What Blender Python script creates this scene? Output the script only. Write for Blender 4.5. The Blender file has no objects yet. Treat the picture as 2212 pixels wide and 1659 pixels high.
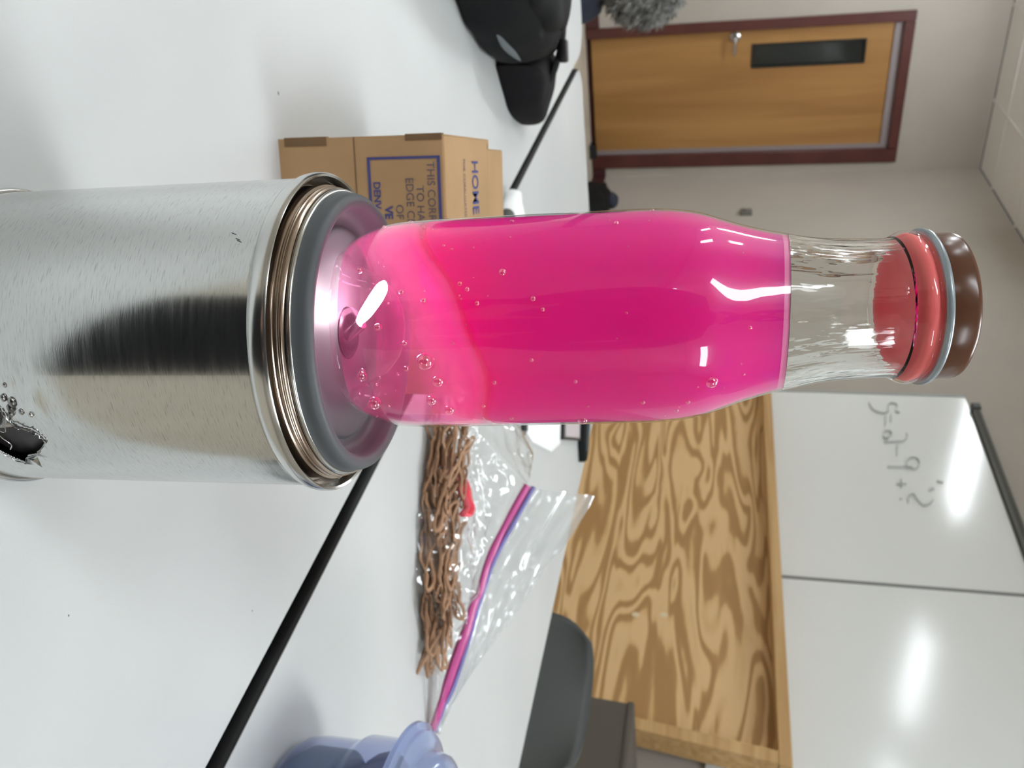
import bpy, bmesh, math, random
from mathutils import Vector, Matrix, noise

R = math.radians
random.seed(7)
scene = bpy.context.scene
COL = scene.collection

# ------------------------------------------------------------------ camera
# phone held sideways: the picture's right-hand side is up in the room
cam_d = bpy.data.cameras.new('camera')
cam_d.sensor_fit = 'HORIZONTAL'
cam_d.sensor_width = 36.0
cam_d.lens = 36.0 * 1900.0 / 2212.0
cam_d.clip_start = 0.01
cam_d.clip_end = 60
cam_d.dof.use_dof = True
cam_d.dof.focus_distance = 0.262
cam_d.dof.aperture_fstop = cam_d.lens / 1.15
cam = bpy.data.objects.new('camera', cam_d)
COL.objects.link(cam)
CAM = Vector((0, 0, 0.2516))
pitch, roll, yaw = R(12.9702), R(1.8581), R(-34.9668)
cr, sr, cp, sp = math.cos(roll), math.sin(roll), math.cos(pitch), math.sin(pitch)
A = Matrix(((cr, -sr, 0), (sr, cr, 0), (0, 0, 1)))
B = Matrix(((1, 0, 0), (0, sp, cp), (0, cp, -sp)))
M = Matrix.Rotation(yaw, 3, 'Z') @ B @ A            # columns: right, up, forward
right, up, fwd = M.col[0], M.col[1], M.col[2]
m4 = Matrix((up, -right, -fwd)).transposed().to_4x4()
m4.translation = CAM
cam.matrix_world = m4
scene.camera = cam

# ------------------------------------------------------------------ world, exposure
world = bpy.data.worlds.new('world')
scene.world = world
world.use_nodes = True
world.node_tree.nodes['Background'].inputs[0].default_value = (0.6, 0.65, 0.7, 1)
world.node_tree.nodes['Background'].inputs[1].default_value = 0.05
vs = scene.view_settings
scene.display_settings.display_device = 'sRGB'
vs.view_transform = 'Standard'
vs.look = 'None'
vs.gamma = 1
vs.use_curve_mapping = False
vs.exposure = 0.87
cy = scene.cycles
cy.max_bounces = 14
cy.diffuse_bounces = 7
cy.glossy_bounces = 5
cy.transmission_bounces = 10
cy.transparent_max_bounces = 32
cy.use_denoising = True
cy.sample_clamp_indirect = 6.0
LAMP_STRENGTH = 12.6
BULB_STRENGTH = 55.0

# ------------------------------------------------------------------ helpers
WM = {}


def srgb(r, g, b):
    f = lambda c: (c / 255 / 12.92) if c / 255 <= 0.04045 else ((c / 255 + 0.055) / 1.055) ** 2.4
    return (f(r), f(g), f(b), 1)


def mat(name, col, rough=0.5, metal=0.0, spec=None, coat=0.0, **kw):
    m = bpy.data.materials.new(name)
    m.use_nodes = True
    p = m.node_tree.nodes['Principled BSDF']
    p.inputs['Base Color'].default_value = col
    p.inputs['Roughness'].default_value = rough
    p.inputs['Metallic'].default_value = metal
    if spec is not None:
        p.inputs['Specular IOR Level'].default_value = spec
    p.inputs['Coat Weight'].default_value = coat
    for k, v in kw.items():
        p.inputs[k].default_value = v
    return m


class N:
    """small node-graph helper"""
    def __init__(s, m):
        s.t = m.node_tree
        s.p = s.t.nodes.get('Principled BSDF')
        s.out = s.t.nodes.get('Material Output')

    def n(s, typ, ins=None, **kw):
        nd = s.t.nodes.new(typ)
        for k, v in kw.items():
            setattr(nd, k, v)
        for k, v in (ins or {}).items():
            if isinstance(v, bpy.types.NodeSocket):
                s.t.links.new(v, nd.inputs[k])
            else:
                nd.inputs[k].default_value = v
        return nd

    def link(s, a, b):
        s.t.links.new(a, b)

    def coord(s, scale=(1, 1, 1), which='Object', rot=(0, 0, 0)):
        tc = s.n('ShaderNodeTexCoord')
        mp = s.n('ShaderNodeMapping', {'Vector': tc.outputs[which], 'Scale': scale, 'Rotation': rot})
        return mp.outputs[0]

    def ramp(s, fac, stops):
        r = s.n('ShaderNodeValToRGB', {'Fac': fac})
        e = r.color_ramp.elements
        while len(e) < len(stops):
            e.new(0.5)
        for el, (pos, c) in zip(e, stops):
            el.position = pos
            el.color = c
        return r.outputs[0]

    def math(s, op, a, b=0.0, c=0.0):
        return s.n('ShaderNodeMath', {0: a, 1: b, 2: c}, operation=op).outputs[0]

    def bump(s, h, strength=0.3, dist=0.001):
        b = s.n('ShaderNodeBump', {'Height': h, 'Strength': strength, 'Distance': dist})
        return b.outputs[0]


def noise_mat(name, c1, c2, scale=(8, 8, 8), nscale=1.0, rough=0.5, detail=3, bump=0.0, bdist=0.001, lo=0.35, hi=0.65, **kw):
    m = mat(name, c1, rough, **kw)
    g = N(m)
    v = g.coord(scale)
    nz = g.n('ShaderNodeTexNoise', {'Vector': v, 'Scale': nscale, 'Detail': detail})
    g.link(g.ramp(nz.outputs[0], [(lo, c1), (hi, c2)]), g.p.inputs['Base Color'])
    if bump:
        g.link(g.bump(nz.outputs[0], bump, bdist), g.p.inputs['Normal'])
    return m


def link(o, parent=None, label=None, cat=None, group=None, kind=None):
    COL.objects.link(o)
    if parent is not None:
        o.parent = parent
    if label:
        o['label'] = label
    if cat:
        o['category'] = cat
    if group:
        o['group'] = group
    if kind:
        o['kind'] = kind
    return o


def thing(name, label=None, cat=None, loc=(0, 0, 0), rot=None, group=None, kind=None, parent=None):
    o = bpy.data.objects.new(name, None)
    o.empty_display_size = 0.05
    mw = (rot.to_4x4() if rot is not None else Matrix.Identity(4))
    mw.translation = Vector(loc)
    WM[o.name] = mw
    o.matrix_basis = mw
    return link(o, parent, label, cat, group, kind)


def obj(name, geo, m, parent=None, local=False, smooth=True, label=None, cat=None, group=None, kind=None, mats=None, fm=None, sharp=40, solid=None, subs=0, weld=0.0):
    """geo = (verts, faces) in world coordinates, or in the parent's when local"""
    verts, faces = geo[0], geo[1]
    mw = Matrix.Identity(4)
    if parent is not None:
        mw = WM.get(parent.name, Matrix.Identity(4))
        if not local:
            inv = mw.inverted()
            verts = [inv @ Vector(v) for v in verts]
    me = bpy.data.meshes.new(name)
    me.from_pydata([tuple(v) for v in verts], [], [tuple(f) for f in faces])
    for mm in (mats or [m]):
        me.materials.append(mm)
    if fm:
        for p, i in zip(me.polygons, fm):
            p.material_index = i
    bm = bmesh.new()
    bm.from_mesh(me)
    if weld:
        bmesh.ops.remove_doubles(bm, verts=bm.verts, dist=weld)
    bmesh.ops.recalc_face_normals(bm, faces=bm.faces)
    bm.to_mesh(me)
    bm.free()
    if smooth:
        me.polygons.foreach_set('use_smooth', [True] * len(me.polygons))
        me.set_sharp_from_angle(angle=R(sharp))
    me.validate()
    me.update()
    o = bpy.data.objects.new(name, me)
    WM[o.name] = mw.copy()
    link(o, parent, label, cat, group, kind)
    if solid:
        md = o.modifiers.new('solid', 'SOLIDIFY')
        md.thickness = solid
        md.offset = 0
    if subs:
        md = o.modifiers.new('subs', 'SUBSURF')
        md.levels = md.render_levels = subs
    return o


def join(*gs):
    V, F = [], []
    for v, f in gs:
        k = len(V)
        V += list(v)
        F += [tuple(i + k for i in q) for q in f]
    return V, F


def xf(geo, mt):
    return [mt @ Vector(v) for v in geo[0]], geo[1]


def box(c, s, bev=0.0, seg=2, rot=None):
    bm = bmesh.new()
    bmesh.ops.create_cube(bm, size=1)
    bmesh.ops.scale(bm, vec=Vector(s), verts=bm.verts)
    if bev:
        bmesh.ops.bevel(bm, geom=list(bm.edges), offset=bev, segments=seg, profile=0.5, affect='EDGES')
    mt = (rot.to_4x4() if rot is not None else Matrix.Identity(4))
    mt.translation = Vector(c)
    V = [mt @ v.co for v in bm.verts]
    bm.verts.index_update()
    F = [tuple(v.index for v in f.verts) for f in bm.faces]
    bm.free()
    return V, F


def bx(x0, x1, y0, y1, z0, z1, bev=0.0, seg=2):
    return box(((x0 + x1) / 2, (y0 + y1) / 2, (z0 + z1) / 2), (abs(x1 - x0), abs(y1 - y0), abs(z1 - z0)), bev, seg)


def lathe(prof, seg=96, cap0=False, cap1=False):
    V, F = [], []
    n = len(prof)
    for (r, z) in prof:
        for k in range(seg):
            a = 2 * math.pi * k / seg
            V.append((r * math.cos(a), r * math.sin(a), z))
    for i in range(n - 1):
        for k in range(seg):
            k2 = (k + 1) % seg
            F.append((i * seg + k, i * seg + k2, (i + 1) * seg + k2, (i + 1) * seg + k))
    if cap0:
        F.append(tuple(range(seg))[::-1])
    if cap1:
        F.append(tuple((n - 1) * seg + k for k in range(seg)))
    return V, F


def tube(path, rad, seg=8, closed=False, flat=1.0, caps=True):
    """tube along path; rad a number or list; flat squashes the section"""
    P = [Vector(p) for p in path]
    n = len(P)
    V, F = [], []
    prev = None
    for i, p in enumerate(P):
        a = P[(i - 1) % n] if (closed or i > 0) else p
        b = P[(i + 1) % n] if (closed or i < n - 1) else p
        t = (b - a).normalized()
        if prev is None:
            u = t.cross(Vector((0, 0, 1)))
            if u.length < 1e-3:
                u = t.cross(Vector((0, 1, 0)))
        else:
            u = prev - t * prev.dot(t)
        u.normalize()
        prev = u
        w = t.cross(u)
        r = rad[i] if isinstance(rad, (list, tuple)) else rad
        for k in range(seg):
            an = 2 * math.pi * k / seg
            V.append(p + u * (r * math.cos(an)) + w * (r * flat * math.sin(an)))
    rng = n if closed else n - 1
    for i in range(rng):
        j = (i + 1) % n
        for k in range(seg):
            k2 = (k + 1) % seg
            F.append((i * seg + k, i * seg + k2, j * seg + k2, j * seg + k))
    if caps and not closed:
        F.append(tuple(range(seg))[::-1])
        F.append(tuple((n - 1) * seg + k for k in range(seg)))
    return V, F


def rrect(x0, x1, y0, y1, rad, seg=8):
    """rounded rectangle outline; rad may be four radii (x0y0, x1y0, x1y1, x0y1)"""
    rs = rad if isinstance(rad, (list, tuple)) else [rad] * 4
    pts = []
    for (cx, cy_, a0, r) in ((x0, y0, 180, rs[0]), (x1, y0, 270, rs[1]), (x1, y1, 0, rs[2]), (x0, y1, 90, rs[3])):
        ox = cx + (r if cx == x0 else -r)
        oy = cy_ + (r if cy_ == y0 else -r)
        for k in range(seg + 1):
            a = R(a0 + 90 * k / seg)
            pts.append((ox + r * math.cos(a), oy + r * math.sin(a)))
    return pts


def prism(outline, z0, z1, inset=0.0):
    n = len(outline)
    V, F = [], []
    cx = sum(p[0] for p in outline) / n
    cy_ = sum(p[1] for p in outline) / n
    rings = [(z0, 0.0), (z1 - inset, 0.0), (z1, inset)] if inset else [(z0, 0.0), (z1, 0.0)]
    for z, ins in rings:
        for (x, y) in outline:
            d = Vector((cx - x, cy_ - y))
            d.normalize()
            V.append((x + d.x * ins, y + d.y * ins, z))
    for i in range(len(rings) - 1):
        for k in range(n):
            k2 = (k + 1) % n
            F.append((i * n + k, i * n + k2, (i + 1) * n + k2, (i + 1) * n + k))
    F.append(tuple(range(n))[::-1])
    F.append(tuple((len(rings) - 1) * n + k for k in range(n)))
    return V, F


def superell(c, half, e=0.6, nu=32, nv=16, rot=None, bumpy=0.0, seed=0):
    V, F = [], []
    pw = lambda x: math.copysign(abs(x) ** e, x)
    mt = (rot.to_4x4() if rot is not None else Matrix.Identity(4))
    mt.translation = Vector(c)
    for i in range(nv + 1):
        ph = -math.pi / 2 + math.pi * i / nv
        for k in range(nu):
            th = 2 * math.pi * k / nu
            v = Vector((half[0] * pw(math.cos(ph)) * pw(math.cos(th)), half[1] * pw(math.cos(ph)) * pw(math.sin(th)), half[2] * pw(math.sin(ph))))
            if bumpy:
                v *= 1 + bumpy * noise.noise(v * 18 + Vector((seed, 0, 0)))
            V.append(mt @ v)
    for i in range(nv):
        for k in range(nu):
            k2 = (k + 1) % nu
            F.append((i * nu + k, i * nu + k2, (i + 1) * nu + k2, (i + 1) * nu + k))
    return V, F


def catmull(P, n):
    P = [Vector(p) for p in P]
    out = []
    m = len(P) - 1
    for i in range(n + 1):
        t = i / n * m
        k = min(int(t), m - 1)
        f = t - k
        p0, p1, p2, p3 = P[max(k - 1, 0)], P[k], P[k + 1], P[min(k + 2, m)]
        out.append(0.5 * ((2 * p1) + (p2 - p0) * f + (2 * p0 - 5 * p1 + 4 * p2 - p3) * f * f + (3 * p1 - p0 - 3 * p2 + p3) * f ** 3))
    return out


def copy_tree(o, parent=None):
    c = o.copy()
    COL.objects.link(c)
    c.parent = parent
    for ch in list(o.children):
        copy_tree(ch, c)
    return c


# ------------------------------------------------------------------ materials
M_wall = noise_mat('wall_paint', srgb(170, 163, 154), srgb(174, 167, 158), (3, 3, 3), rough=0.75)
M_ceil = noise_mat('ceiling_tile', srgb(234, 232, 230), srgb(226, 224, 222), (160, 160, 160), rough=0.9, bump=0.3)
M_grid = mat('ceiling_grid', srgb(225, 224, 222), 0.5)
M_floor = noise_mat('vinyl_floor', srgb(196, 188, 174), srgb(182, 174, 160), (6, 6, 6), rough=0.45, detail=6)
M_maroon = noise_mat('maroon_paint', srgb(88, 44, 38), srgb(78, 38, 34), (5, 5, 5), rough=0.4)
M_base = mat('maroon_rubber', srgb(70, 34, 32), 0.5)
M_dark = mat('black_plastic', srgb(16, 16, 17), 0.4)
M_grayplastic = mat('grey_chair_shell', srgb(62, 65, 64), 0.5)
M_chrome = mat('brushed_steel', srgb(190, 190, 188), 0.28, 1.0)
M_lamp_frame = mat('lamp_frame', srgb(235, 235, 235), 0.5)

M_lamp = bpy.data.materials.new('lamp_diffuser')
M_lamp.use_nodes = True
_g = N(M_lamp)
_g.t.nodes.remove(_g.p)
_e = _g.n('ShaderNodeEmission', {'Color': (0.90, 0.962, 1.0, 1), 'Strength': LAMP_STRENGTH})
_g.link(_e.outputs[0], _g.out.inputs[0])

# laminate table top
M_table = mat('white_laminate', srgb(196, 198, 198), 0.40)
g = N(M_table)
nz = g.n('ShaderNodeTexNoise', {'Vector': g.coord((1, 1, 1)), 'Scale': 5.0, 'Detail': 4})
sm = g.n('ShaderNodeTexNoise', {'Vector': g.coord((1, 2.5, 1)), 'Scale': 14.0, 'Detail': 5})
c1 = g.ramp(nz.outputs[0], [(0.3, srgb(192, 194, 194)), (0.7, srgb(199, 201, 200))])
smf = g.ramp(sm.outputs[0], [(0.70, (0, 0, 0, 1)), (0.78, (0.25, 0.25, 0.25, 1))])
mx = g.n('ShaderNodeMix', {'Factor': smf, 6: c1, 7: srgb(172, 173, 172)}, data_type='RGBA')
g.link(mx.outputs[2], g.p.inputs['Base Color'])
fine = g.n('ShaderNodeTexNoise', {'Vector': g.coord((1, 1, 1)), 'Scale': 900.0, 'Detail': 2})
g.link(g.bump(fine.outputs[0], 0.12, 0.0004), g.p.inputs['Normal'])
M_edge = mat('black_edge_band', srgb(14, 15, 16), 0.45, spec=0.25)

# oak veneer door leaf, grain runs up
M_oak = mat('oak_veneer', srgb(160, 117, 66), 0.4)
g = N(M_oak)
nz = g.n('ShaderNodeTexNoise', {'Vector': g.coord((5, 5, 0.35)), 'Scale': 1.6, 'Detail': 5, 'Distortion': 0.4})
g.link(g.ramp(nz.outputs[0], [(0.3, srgb(146, 103, 55)), (0.7, srgb(172, 128, 74))]), g.p.inputs['Base Color'])

# rotary-cut fir plywood: contour bands of a stretched noise field
M_ply = mat('fir_plywood', srgb(200, 165, 115), 0.6)
g = N(M_ply)
n1 = g.n('ShaderNodeTexNoise', {'Vector': g.coord((1, 0.85, 6.4)), 'Scale': 1.15, 'Detail': 2.2, 'Roughness': 0.40, 'Distortion': 0.75})
ph = g.math('MULTIPLY', n1.outputs[0], 54.0)
sn = g.math('SINE', ph)
n2 = g.n('ShaderNodeTexNoise', {'Vector': g.coord((1, 5, 40)), 'Scale': 2.0, 'Detail': 4})
s2 = g.math('MULTIPLY_ADD', n2.outputs[0], 0.5, g.math('MULTIPLY_ADD', sn, 0.5, 0.25))
g.link(g.ramp(s2, [(0.12, srgb(222, 186, 136)), (0.45, srgb(212, 174, 122)), (0.66, srgb(180, 140, 88)), (0.95, srgb(170, 130, 79))]), g.p.inputs['Base Color'])

M_pine = mat('pine_lumber', srgb(196, 158, 106), 0.6)
g = N(M_pine)
n1 = g.n('ShaderNodeTexNoise', {'Vector': g.coord((30, 1.2, 30)), 'Scale': 1.2, 'Detail': 4, 'Distortion': 0.8})
g.link(g.ramp(n1.outputs[0], [(0.3, srgb(176, 136, 84)), (0.7, srgb(206, 170, 118))]), g.p.inputs['Base Color'])

M_board = mat('whiteboard_enamel', srgb(230, 234, 234), 0.12, spec=0.5)
M_seam = mat('grey_trim', srgb(128, 130, 130), 0.5)
M_rail = mat('aluminium_rail', srgb(92, 92, 88), 0.45, 0.3)
M_marker = mat('wiped_marker', srgb(196, 201, 200), 0.25)

# cardboard
M_card = noise_mat('corrugated_board', srgb(170, 137, 98), srgb(158, 126, 89), (14, 14, 14), rough=0.85, detail=6)
M_card_dark = mat('board_edge', srgb(112, 86, 58), 0.9)
M_ink = mat('blue_ink', srgb(62, 66, 120), 0.8)
M_ink2 = mat('faded_ink', srgb(96, 84, 92), 0.8)

# brushed tinplate, fine scratches around the can
M_tin = mat('tinplate', (0.60, 0.61, 0.59, 1), 0.3, 1.0)
g = N(M_tin)
uvn = g.n('ShaderNodeUVMap')
mp = g.n('ShaderNodeMapping', {'Vector': uvn.outputs[0], 'Scale': (230, 2600, 1), 'Rotation': (0, 0, R(-7))})
st = g.n('ShaderNodeTexNoise', {'Vector': mp.outputs[0], 'Scale': 1.0, 'Detail': 3})
mp2 = g.n('ShaderNodeMapping', {'Vector': uvn.outputs[0], 'Scale': (40, 500, 1), 'Rotation': (0, 0, R(-5))})
st2 = g.n('ShaderNodeTexNoise', {'Vector': mp2.outputs[0], 'Scale': 1.0, 'Detail': 4})
g.link(g.ramp(st.outputs[0], [(0.30, (0.42, 0.43, 0.42, 1)), (0.42, (0.60, 0.61, 0.595, 1)), (0.8, (0.66, 0.67, 0.65, 1))]), g.p.inputs['Base Color'])
g.link(g.ramp(st2.outputs[0], [(0.3, (0.14, 0.14, 0.14, 1)), (0.7, (0.21, 0.21, 0.21, 1))]), g.p.inputs['Roughness'])
g.link(g.bump(g.math('ADD', st.outputs[0], st2.outputs[0]), 0.10, 0.0001), g.p.inputs['Normal'])
M_rim = mat('tin_rim', (0.62, 0.62, 0.60, 1), 0.2, 1.0)
M_copper = mat('lacquered_ring', (0.46, 0.37, 0.30, 1), 0.2, 1.0)
M_hole = mat('dark_can_inside', (0.030, 0.027, 0.028, 1), 0.45)
M_melt = noise_mat('molten_metal', (0.55, 0.55, 0.54, 1), (0.12, 0.12, 0.12, 1), (260, 260, 260), rough=0.25, metal=1.0, bump=0.6)
M_lid = mat('grey_plastic_lid', srgb(86, 90, 93), 0.5, spec=0.35)

# pink liquid: dense scattering dye
M_liq = mat('pink_liquid', (0.95, 0.020, 0.34, 1), 0.35, spec=0.2)
pp = M_liq.node_tree.nodes['Principled BSDF']
pp.inputs['Subsurface Weight'].default_value = 1.0
pp.inputs['Subsurface Radius'].default_value = (1.0, 0.25, 0.5)
pp.inputs['Subsurface Scale'].default_value = 0.045
M_men = mat('pale_pink_meniscus', (1.0, 0.28, 0.56, 1), 0.3, spec=0.2)


def thin_clear(name, tint, refl_ior=1.45, rough=0.02, haze=0.0, haze_col=(1, 1, 1, 1), bump=None, boost=1.0):
    m = bpy.data.materials.new(name)
    m.use_nodes = True
    q = N(m)
    q.t.nodes.remove(q.p)
    tr = q.n('ShaderNodeBsdfTransparent', {'Color': tint})
    gl = q.n('ShaderNodeBsdfGlossy', {'Color': (1, 1, 1, 1), 'Roughness': rough})
    fr = q.n('ShaderNodeLayerWeight', {'Blend': 0.5})
    f0 = ((refl_ior - 1) / (refl_ior + 1)) ** 2
    sch = q.math('MULTIPLY_ADD', q.math('POWER', fr.outputs['Facing'], 5.0), 1 - f0, f0)
    base = tr.outputs[0]
    if haze:
        df = q.n('ShaderNodeBsdfDiffuse', {'Color': haze_col})
        tl = q.n('ShaderNodeBsdfTranslucent', {'Color': haze_col})
        dm = q.n('ShaderNodeMixShader', {0: 0.5, 1: df.outputs[0], 2: tl.outputs[0]})
        hm = q.n('ShaderNodeMixShader', {0: haze, 1: tr.outputs[0], 2: dm.outputs[0]})
        base = hm.outputs[0]
    fac = q.math('MINIMUM', q.math('MULTIPLY', sch, boost), 1.0)
    mx_ = q.n('ShaderNodeMixShader', {0: fac, 1: base, 2: gl.outputs[0]})
    if bump:
        nz_ = q.n('ShaderNodeTexNoise', {'Vector': q.coord(bump[0]), 'Scale': 1.0, 'Detail': 3})
        b_ = q.bump(nz_.outputs[0], bump[1], bump[2])
        q.link(b_, gl.inputs['Normal'])
        q.link(b_, fr.inputs['Normal'])
    q.link(mx_.outputs[0], q.out.inputs[0])
    return m


M_glass_thin = thin_clear('bottle_glass_thin', (0.97, 0.96, 0.96, 1), 1.5, 0.015)
M_glass = mat('bottle_glass_thick', (0.97, 0.98, 0.97, 1), 0.015, **{'Transmission Weight': 1.0, 'IOR': 1.48})
g = N(M_glass)
nz = g.n('ShaderNodeTexNoise', {'Vector': g.coord((120, 120, 12)), 'Scale': 1.0, 'Detail': 3})
g.link(g.bump(nz.outputs[0], 0.5, 0.0016), g.p.inputs['Normal'])
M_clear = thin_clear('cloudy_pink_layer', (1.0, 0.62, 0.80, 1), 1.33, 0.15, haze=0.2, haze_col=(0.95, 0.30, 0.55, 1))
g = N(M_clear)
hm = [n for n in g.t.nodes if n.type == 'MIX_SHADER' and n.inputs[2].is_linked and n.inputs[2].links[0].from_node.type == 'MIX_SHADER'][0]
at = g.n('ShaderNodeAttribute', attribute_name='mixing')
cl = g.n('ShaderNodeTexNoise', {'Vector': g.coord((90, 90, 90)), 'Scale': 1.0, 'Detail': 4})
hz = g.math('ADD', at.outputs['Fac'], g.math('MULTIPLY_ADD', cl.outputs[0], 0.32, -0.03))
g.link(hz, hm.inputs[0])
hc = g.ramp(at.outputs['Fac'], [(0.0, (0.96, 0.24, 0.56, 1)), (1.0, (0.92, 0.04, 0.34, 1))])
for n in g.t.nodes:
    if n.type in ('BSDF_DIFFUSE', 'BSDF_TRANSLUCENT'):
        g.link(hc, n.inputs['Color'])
M_bubble = thin_clear('bubble_skin', (1.0, 0.8, 0.88, 1), 1.6, 0.03, boost=4.0)
M_film = thin_clear('bag_film', (0.985, 0.99, 0.99, 1), 1.45, 0.09, haze=0.06, haze_col=(0.9, 0.93, 0.94, 1), bump=((32, 32, 32), 0.28, 0.004), boost=2.6)
M_flap = thin_clear('flap_film', (0.97, 0.98, 0.985, 1), 1.45, 0.10, haze=0.30, haze_col=(0.86, 0.90, 0.93, 1), bump=((14, 14, 14), 0.25, 0.006), boost=3.0)
M_zip = mat('magenta_zip', srgb(186, 72, 138), 0.3)
M_zip2 = mat('violet_zip', srgb(120, 116, 178), 0.4)
M_band = mat('tan_rubber', srgb(160, 122, 92), 0.55)
M_pink_reflection = mat('coral_reflection', srgb(250, 112, 128), 0.45)  # reflected pink of the bottle put into a coral colour
M_cap = mat('brown_cap', srgb(98, 64, 46), 0.22, spec=0.35)
M_ring = mat('grey_cap_ring', srgb(160, 172, 178), 0.25, 0.2)
M_liner = mat('coral_liner', srgb(255, 122, 122), 0.5, spec=0.2)

M_bulb = bpy.data.materials.new('bulb_glow')
M_bulb.use_nodes = True
_g = N(M_bulb)
_g.t.nodes.remove(_g.p)
_e = _g.n('ShaderNodeEmission', {'Color': (1.0, 0.80, 0.86, 1), 'Strength': BULB_STRENGTH})
_g.link(_e.outputs[0], _g.out.inputs[0])

M_blue = thin_clear('blue_tub_plastic', (0.68, 0.72, 0.90, 1), 1.5, 0.12, haze=0.26, haze_col=(0.44, 0.50, 0.76, 1))
M_bluelid = thin_clear('blue_lid_plastic', (0.6, 0.68, 0.9, 1), 1.55, 0.06, haze=0.58, haze_col=(0.54, 0.62, 0.84, 1))
M_teal = mat('teal_cloth', srgb(52, 92, 104), 0.8)
M_navycl = mat('navy_cloth', srgb(44, 52, 78), 0.8)
M_bag = noise_mat('black_nylon', srgb(17, 19, 21), srgb(12, 13, 15), (300, 300, 300), rough=0.75, bump=0.2, spec=0.2)
M_bag2 = mat('black_webbing', srgb(17, 15, 18), 0.8, spec=0.2)
M_piping = mat('grey_piping', srgb(96, 104, 108), 0.45)
M_coat = noise_mat('navy_coat', srgb(40, 44, 60), srgb(32, 36, 50), (20, 20, 20), rough=0.8)
M_fur = mat('grey_fur', srgb(138, 138, 132), 0.7)
M_paper = mat('white_paper', srgb(244, 245, 244), 0.7)
M_screen = mat('pinkish_screen', srgb(204, 196, 202), 0.25)

# ------------------------------------------------------------------ room
FZ, CZ = -0.72, 2.03
X0, X1, Y0, Y1 = -4.6, 2.56, -3.2, 6.5
DX0, DX1, DZ1 = 1.53, 2.39, 1.43          # door opening
obj('floor', bx(X0, X1, Y0, Y1 + 0.2, FZ - 0.1, FZ), M_floor, kind='structure', smooth=False)
wb = thing('wall_back', kind='structure')
obj('wall_panel', bx(X0, DX0 - 0.05, Y1, Y1 + 0.15, FZ, CZ), M_wall, wb, smooth=False)
obj('wall_panel', bx(DX1 + 0.05, X1 + 0.15, Y1, Y1 + 0.15, FZ, CZ), M_wall, wb, smooth=False)
obj('wall_panel', bx(DX0 - 0.05, DX1 + 0.05, Y1, Y1 + 0.15, DZ1 + 0.03, CZ), M_wall, wb, smooth=False)
obj('wall_right', bx(X1, X1 + 0.15, Y0, Y1, FZ, CZ), M_wall, kind='structure', smooth=False)
obj('wall_left', bx(X0 - 0.15, X0, Y0, Y1, FZ, CZ), M_wall, kind='structure', smooth=False)
obj('wall_front', bx(X0, X1, Y0 - 0.15, Y0, FZ, CZ), M_wall, kind='structure', smooth=False)
obj('baseboard_back', join(bx(X0, DX0 - 0.07, Y1 - 0.012, Y1, FZ, FZ + 0.10, 0.003, 1), bx(DX1 + 0.10, X1 - 0.013, Y1 - 0.012, Y1, FZ, FZ + 0.10, 0.003, 1)), M_base, kind='structure')
obj('baseboard_right', bx(X1 - 0.012, X1, 4.05, Y1, FZ, FZ + 0.10, 0.003, 1), M_base, kind='structure')

# suspended ceiling: every tile a piece, troffers in their own cells
ceil = thing('ceiling', kind='structure', loc=(0, 0, CZ))
WM[ceil.name] = Matrix.Translation((0, 0, CZ))
T = 0.6096
gx = [2.076 - T * k for k in range(0, 11)]
xs = sorted([X0] + [x for x in gx if x > X0 + 0.1] + [X1])
gy = [6.15 - T * k for k in range(0, 16)]
ys = sorted([Y0] + [y for y in gy if y > Y0 + 0.1] + [Y1])
lamp_cells = []
for xa in (0.447, 0.447 - 4 * T, 0.447 - 7 * T):
    for ya in (6.15 - T, 6.15 - 5 * T, 6.15 - 9 * T, 6.15 - 13 * T):
        if not (xa > 0 and 2 < ya < 4) and not (xa < 0 and 0 < ya < 2):
            lamp_cells.append((xa, ya))
lamp_cells.remove((0.447 - 4 * T, 6.15 - 13 * T))
lamp_cells.append((0.447 - 4 * T, 6.15 - 10 * T))
tile_me = None
obj('backing_slab', bx(X0 - 0.15, X1 + 0.15, Y0 - 0.15, Y1 + 0.15, 2.25, 2.35), M_ceil, ceil, smooth=False)
for i in range(len(xs) - 1):
    for j in range(len(ys) - 1):
        cx, cyy = (xs[i] + xs[i + 1]) / 2, (ys[j] + ys[j + 1]) / 2
        w, d = xs[i + 1] - xs[i], ys[j + 1] - ys[j]
        if abs(w - T) < 1e-3 and abs(d - T) < 1e-3 and tile_me:
            o = bpy.data.objects.new('tile', tile_me)
            o.location = (cx, cyy, 0)
            link(o, ceil)
        else:
            o = obj('tile', box((0, 0, 0.012), (w - 0.012, d - 0.012, 0.016), 0.003, 1), M_ceil, ceil, local=True)
            o.location = (cx, cyy, 0)
            if abs(w - T) < 1e-3 and abs(d - T) < 1e-3:
                tile_me = o.data
for x in xs[1:-1]:
    obj('grid_bar', bx(x - 0.011, x + 0.011, Y0, Y1, CZ + 0.0005, CZ + 0.012), M_grid, ceil, smooth=False)
for y in ys[1:-1]:
    obj('grid_bar', bx(X0, X1, y - 0.011, y + 0.011, CZ + 0.0005, CZ + 0.0115), M_grid, ceil, smooth=False)
LL = ['by the wood door', 'in the far middle of the room', 'in the far left of the room']
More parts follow.
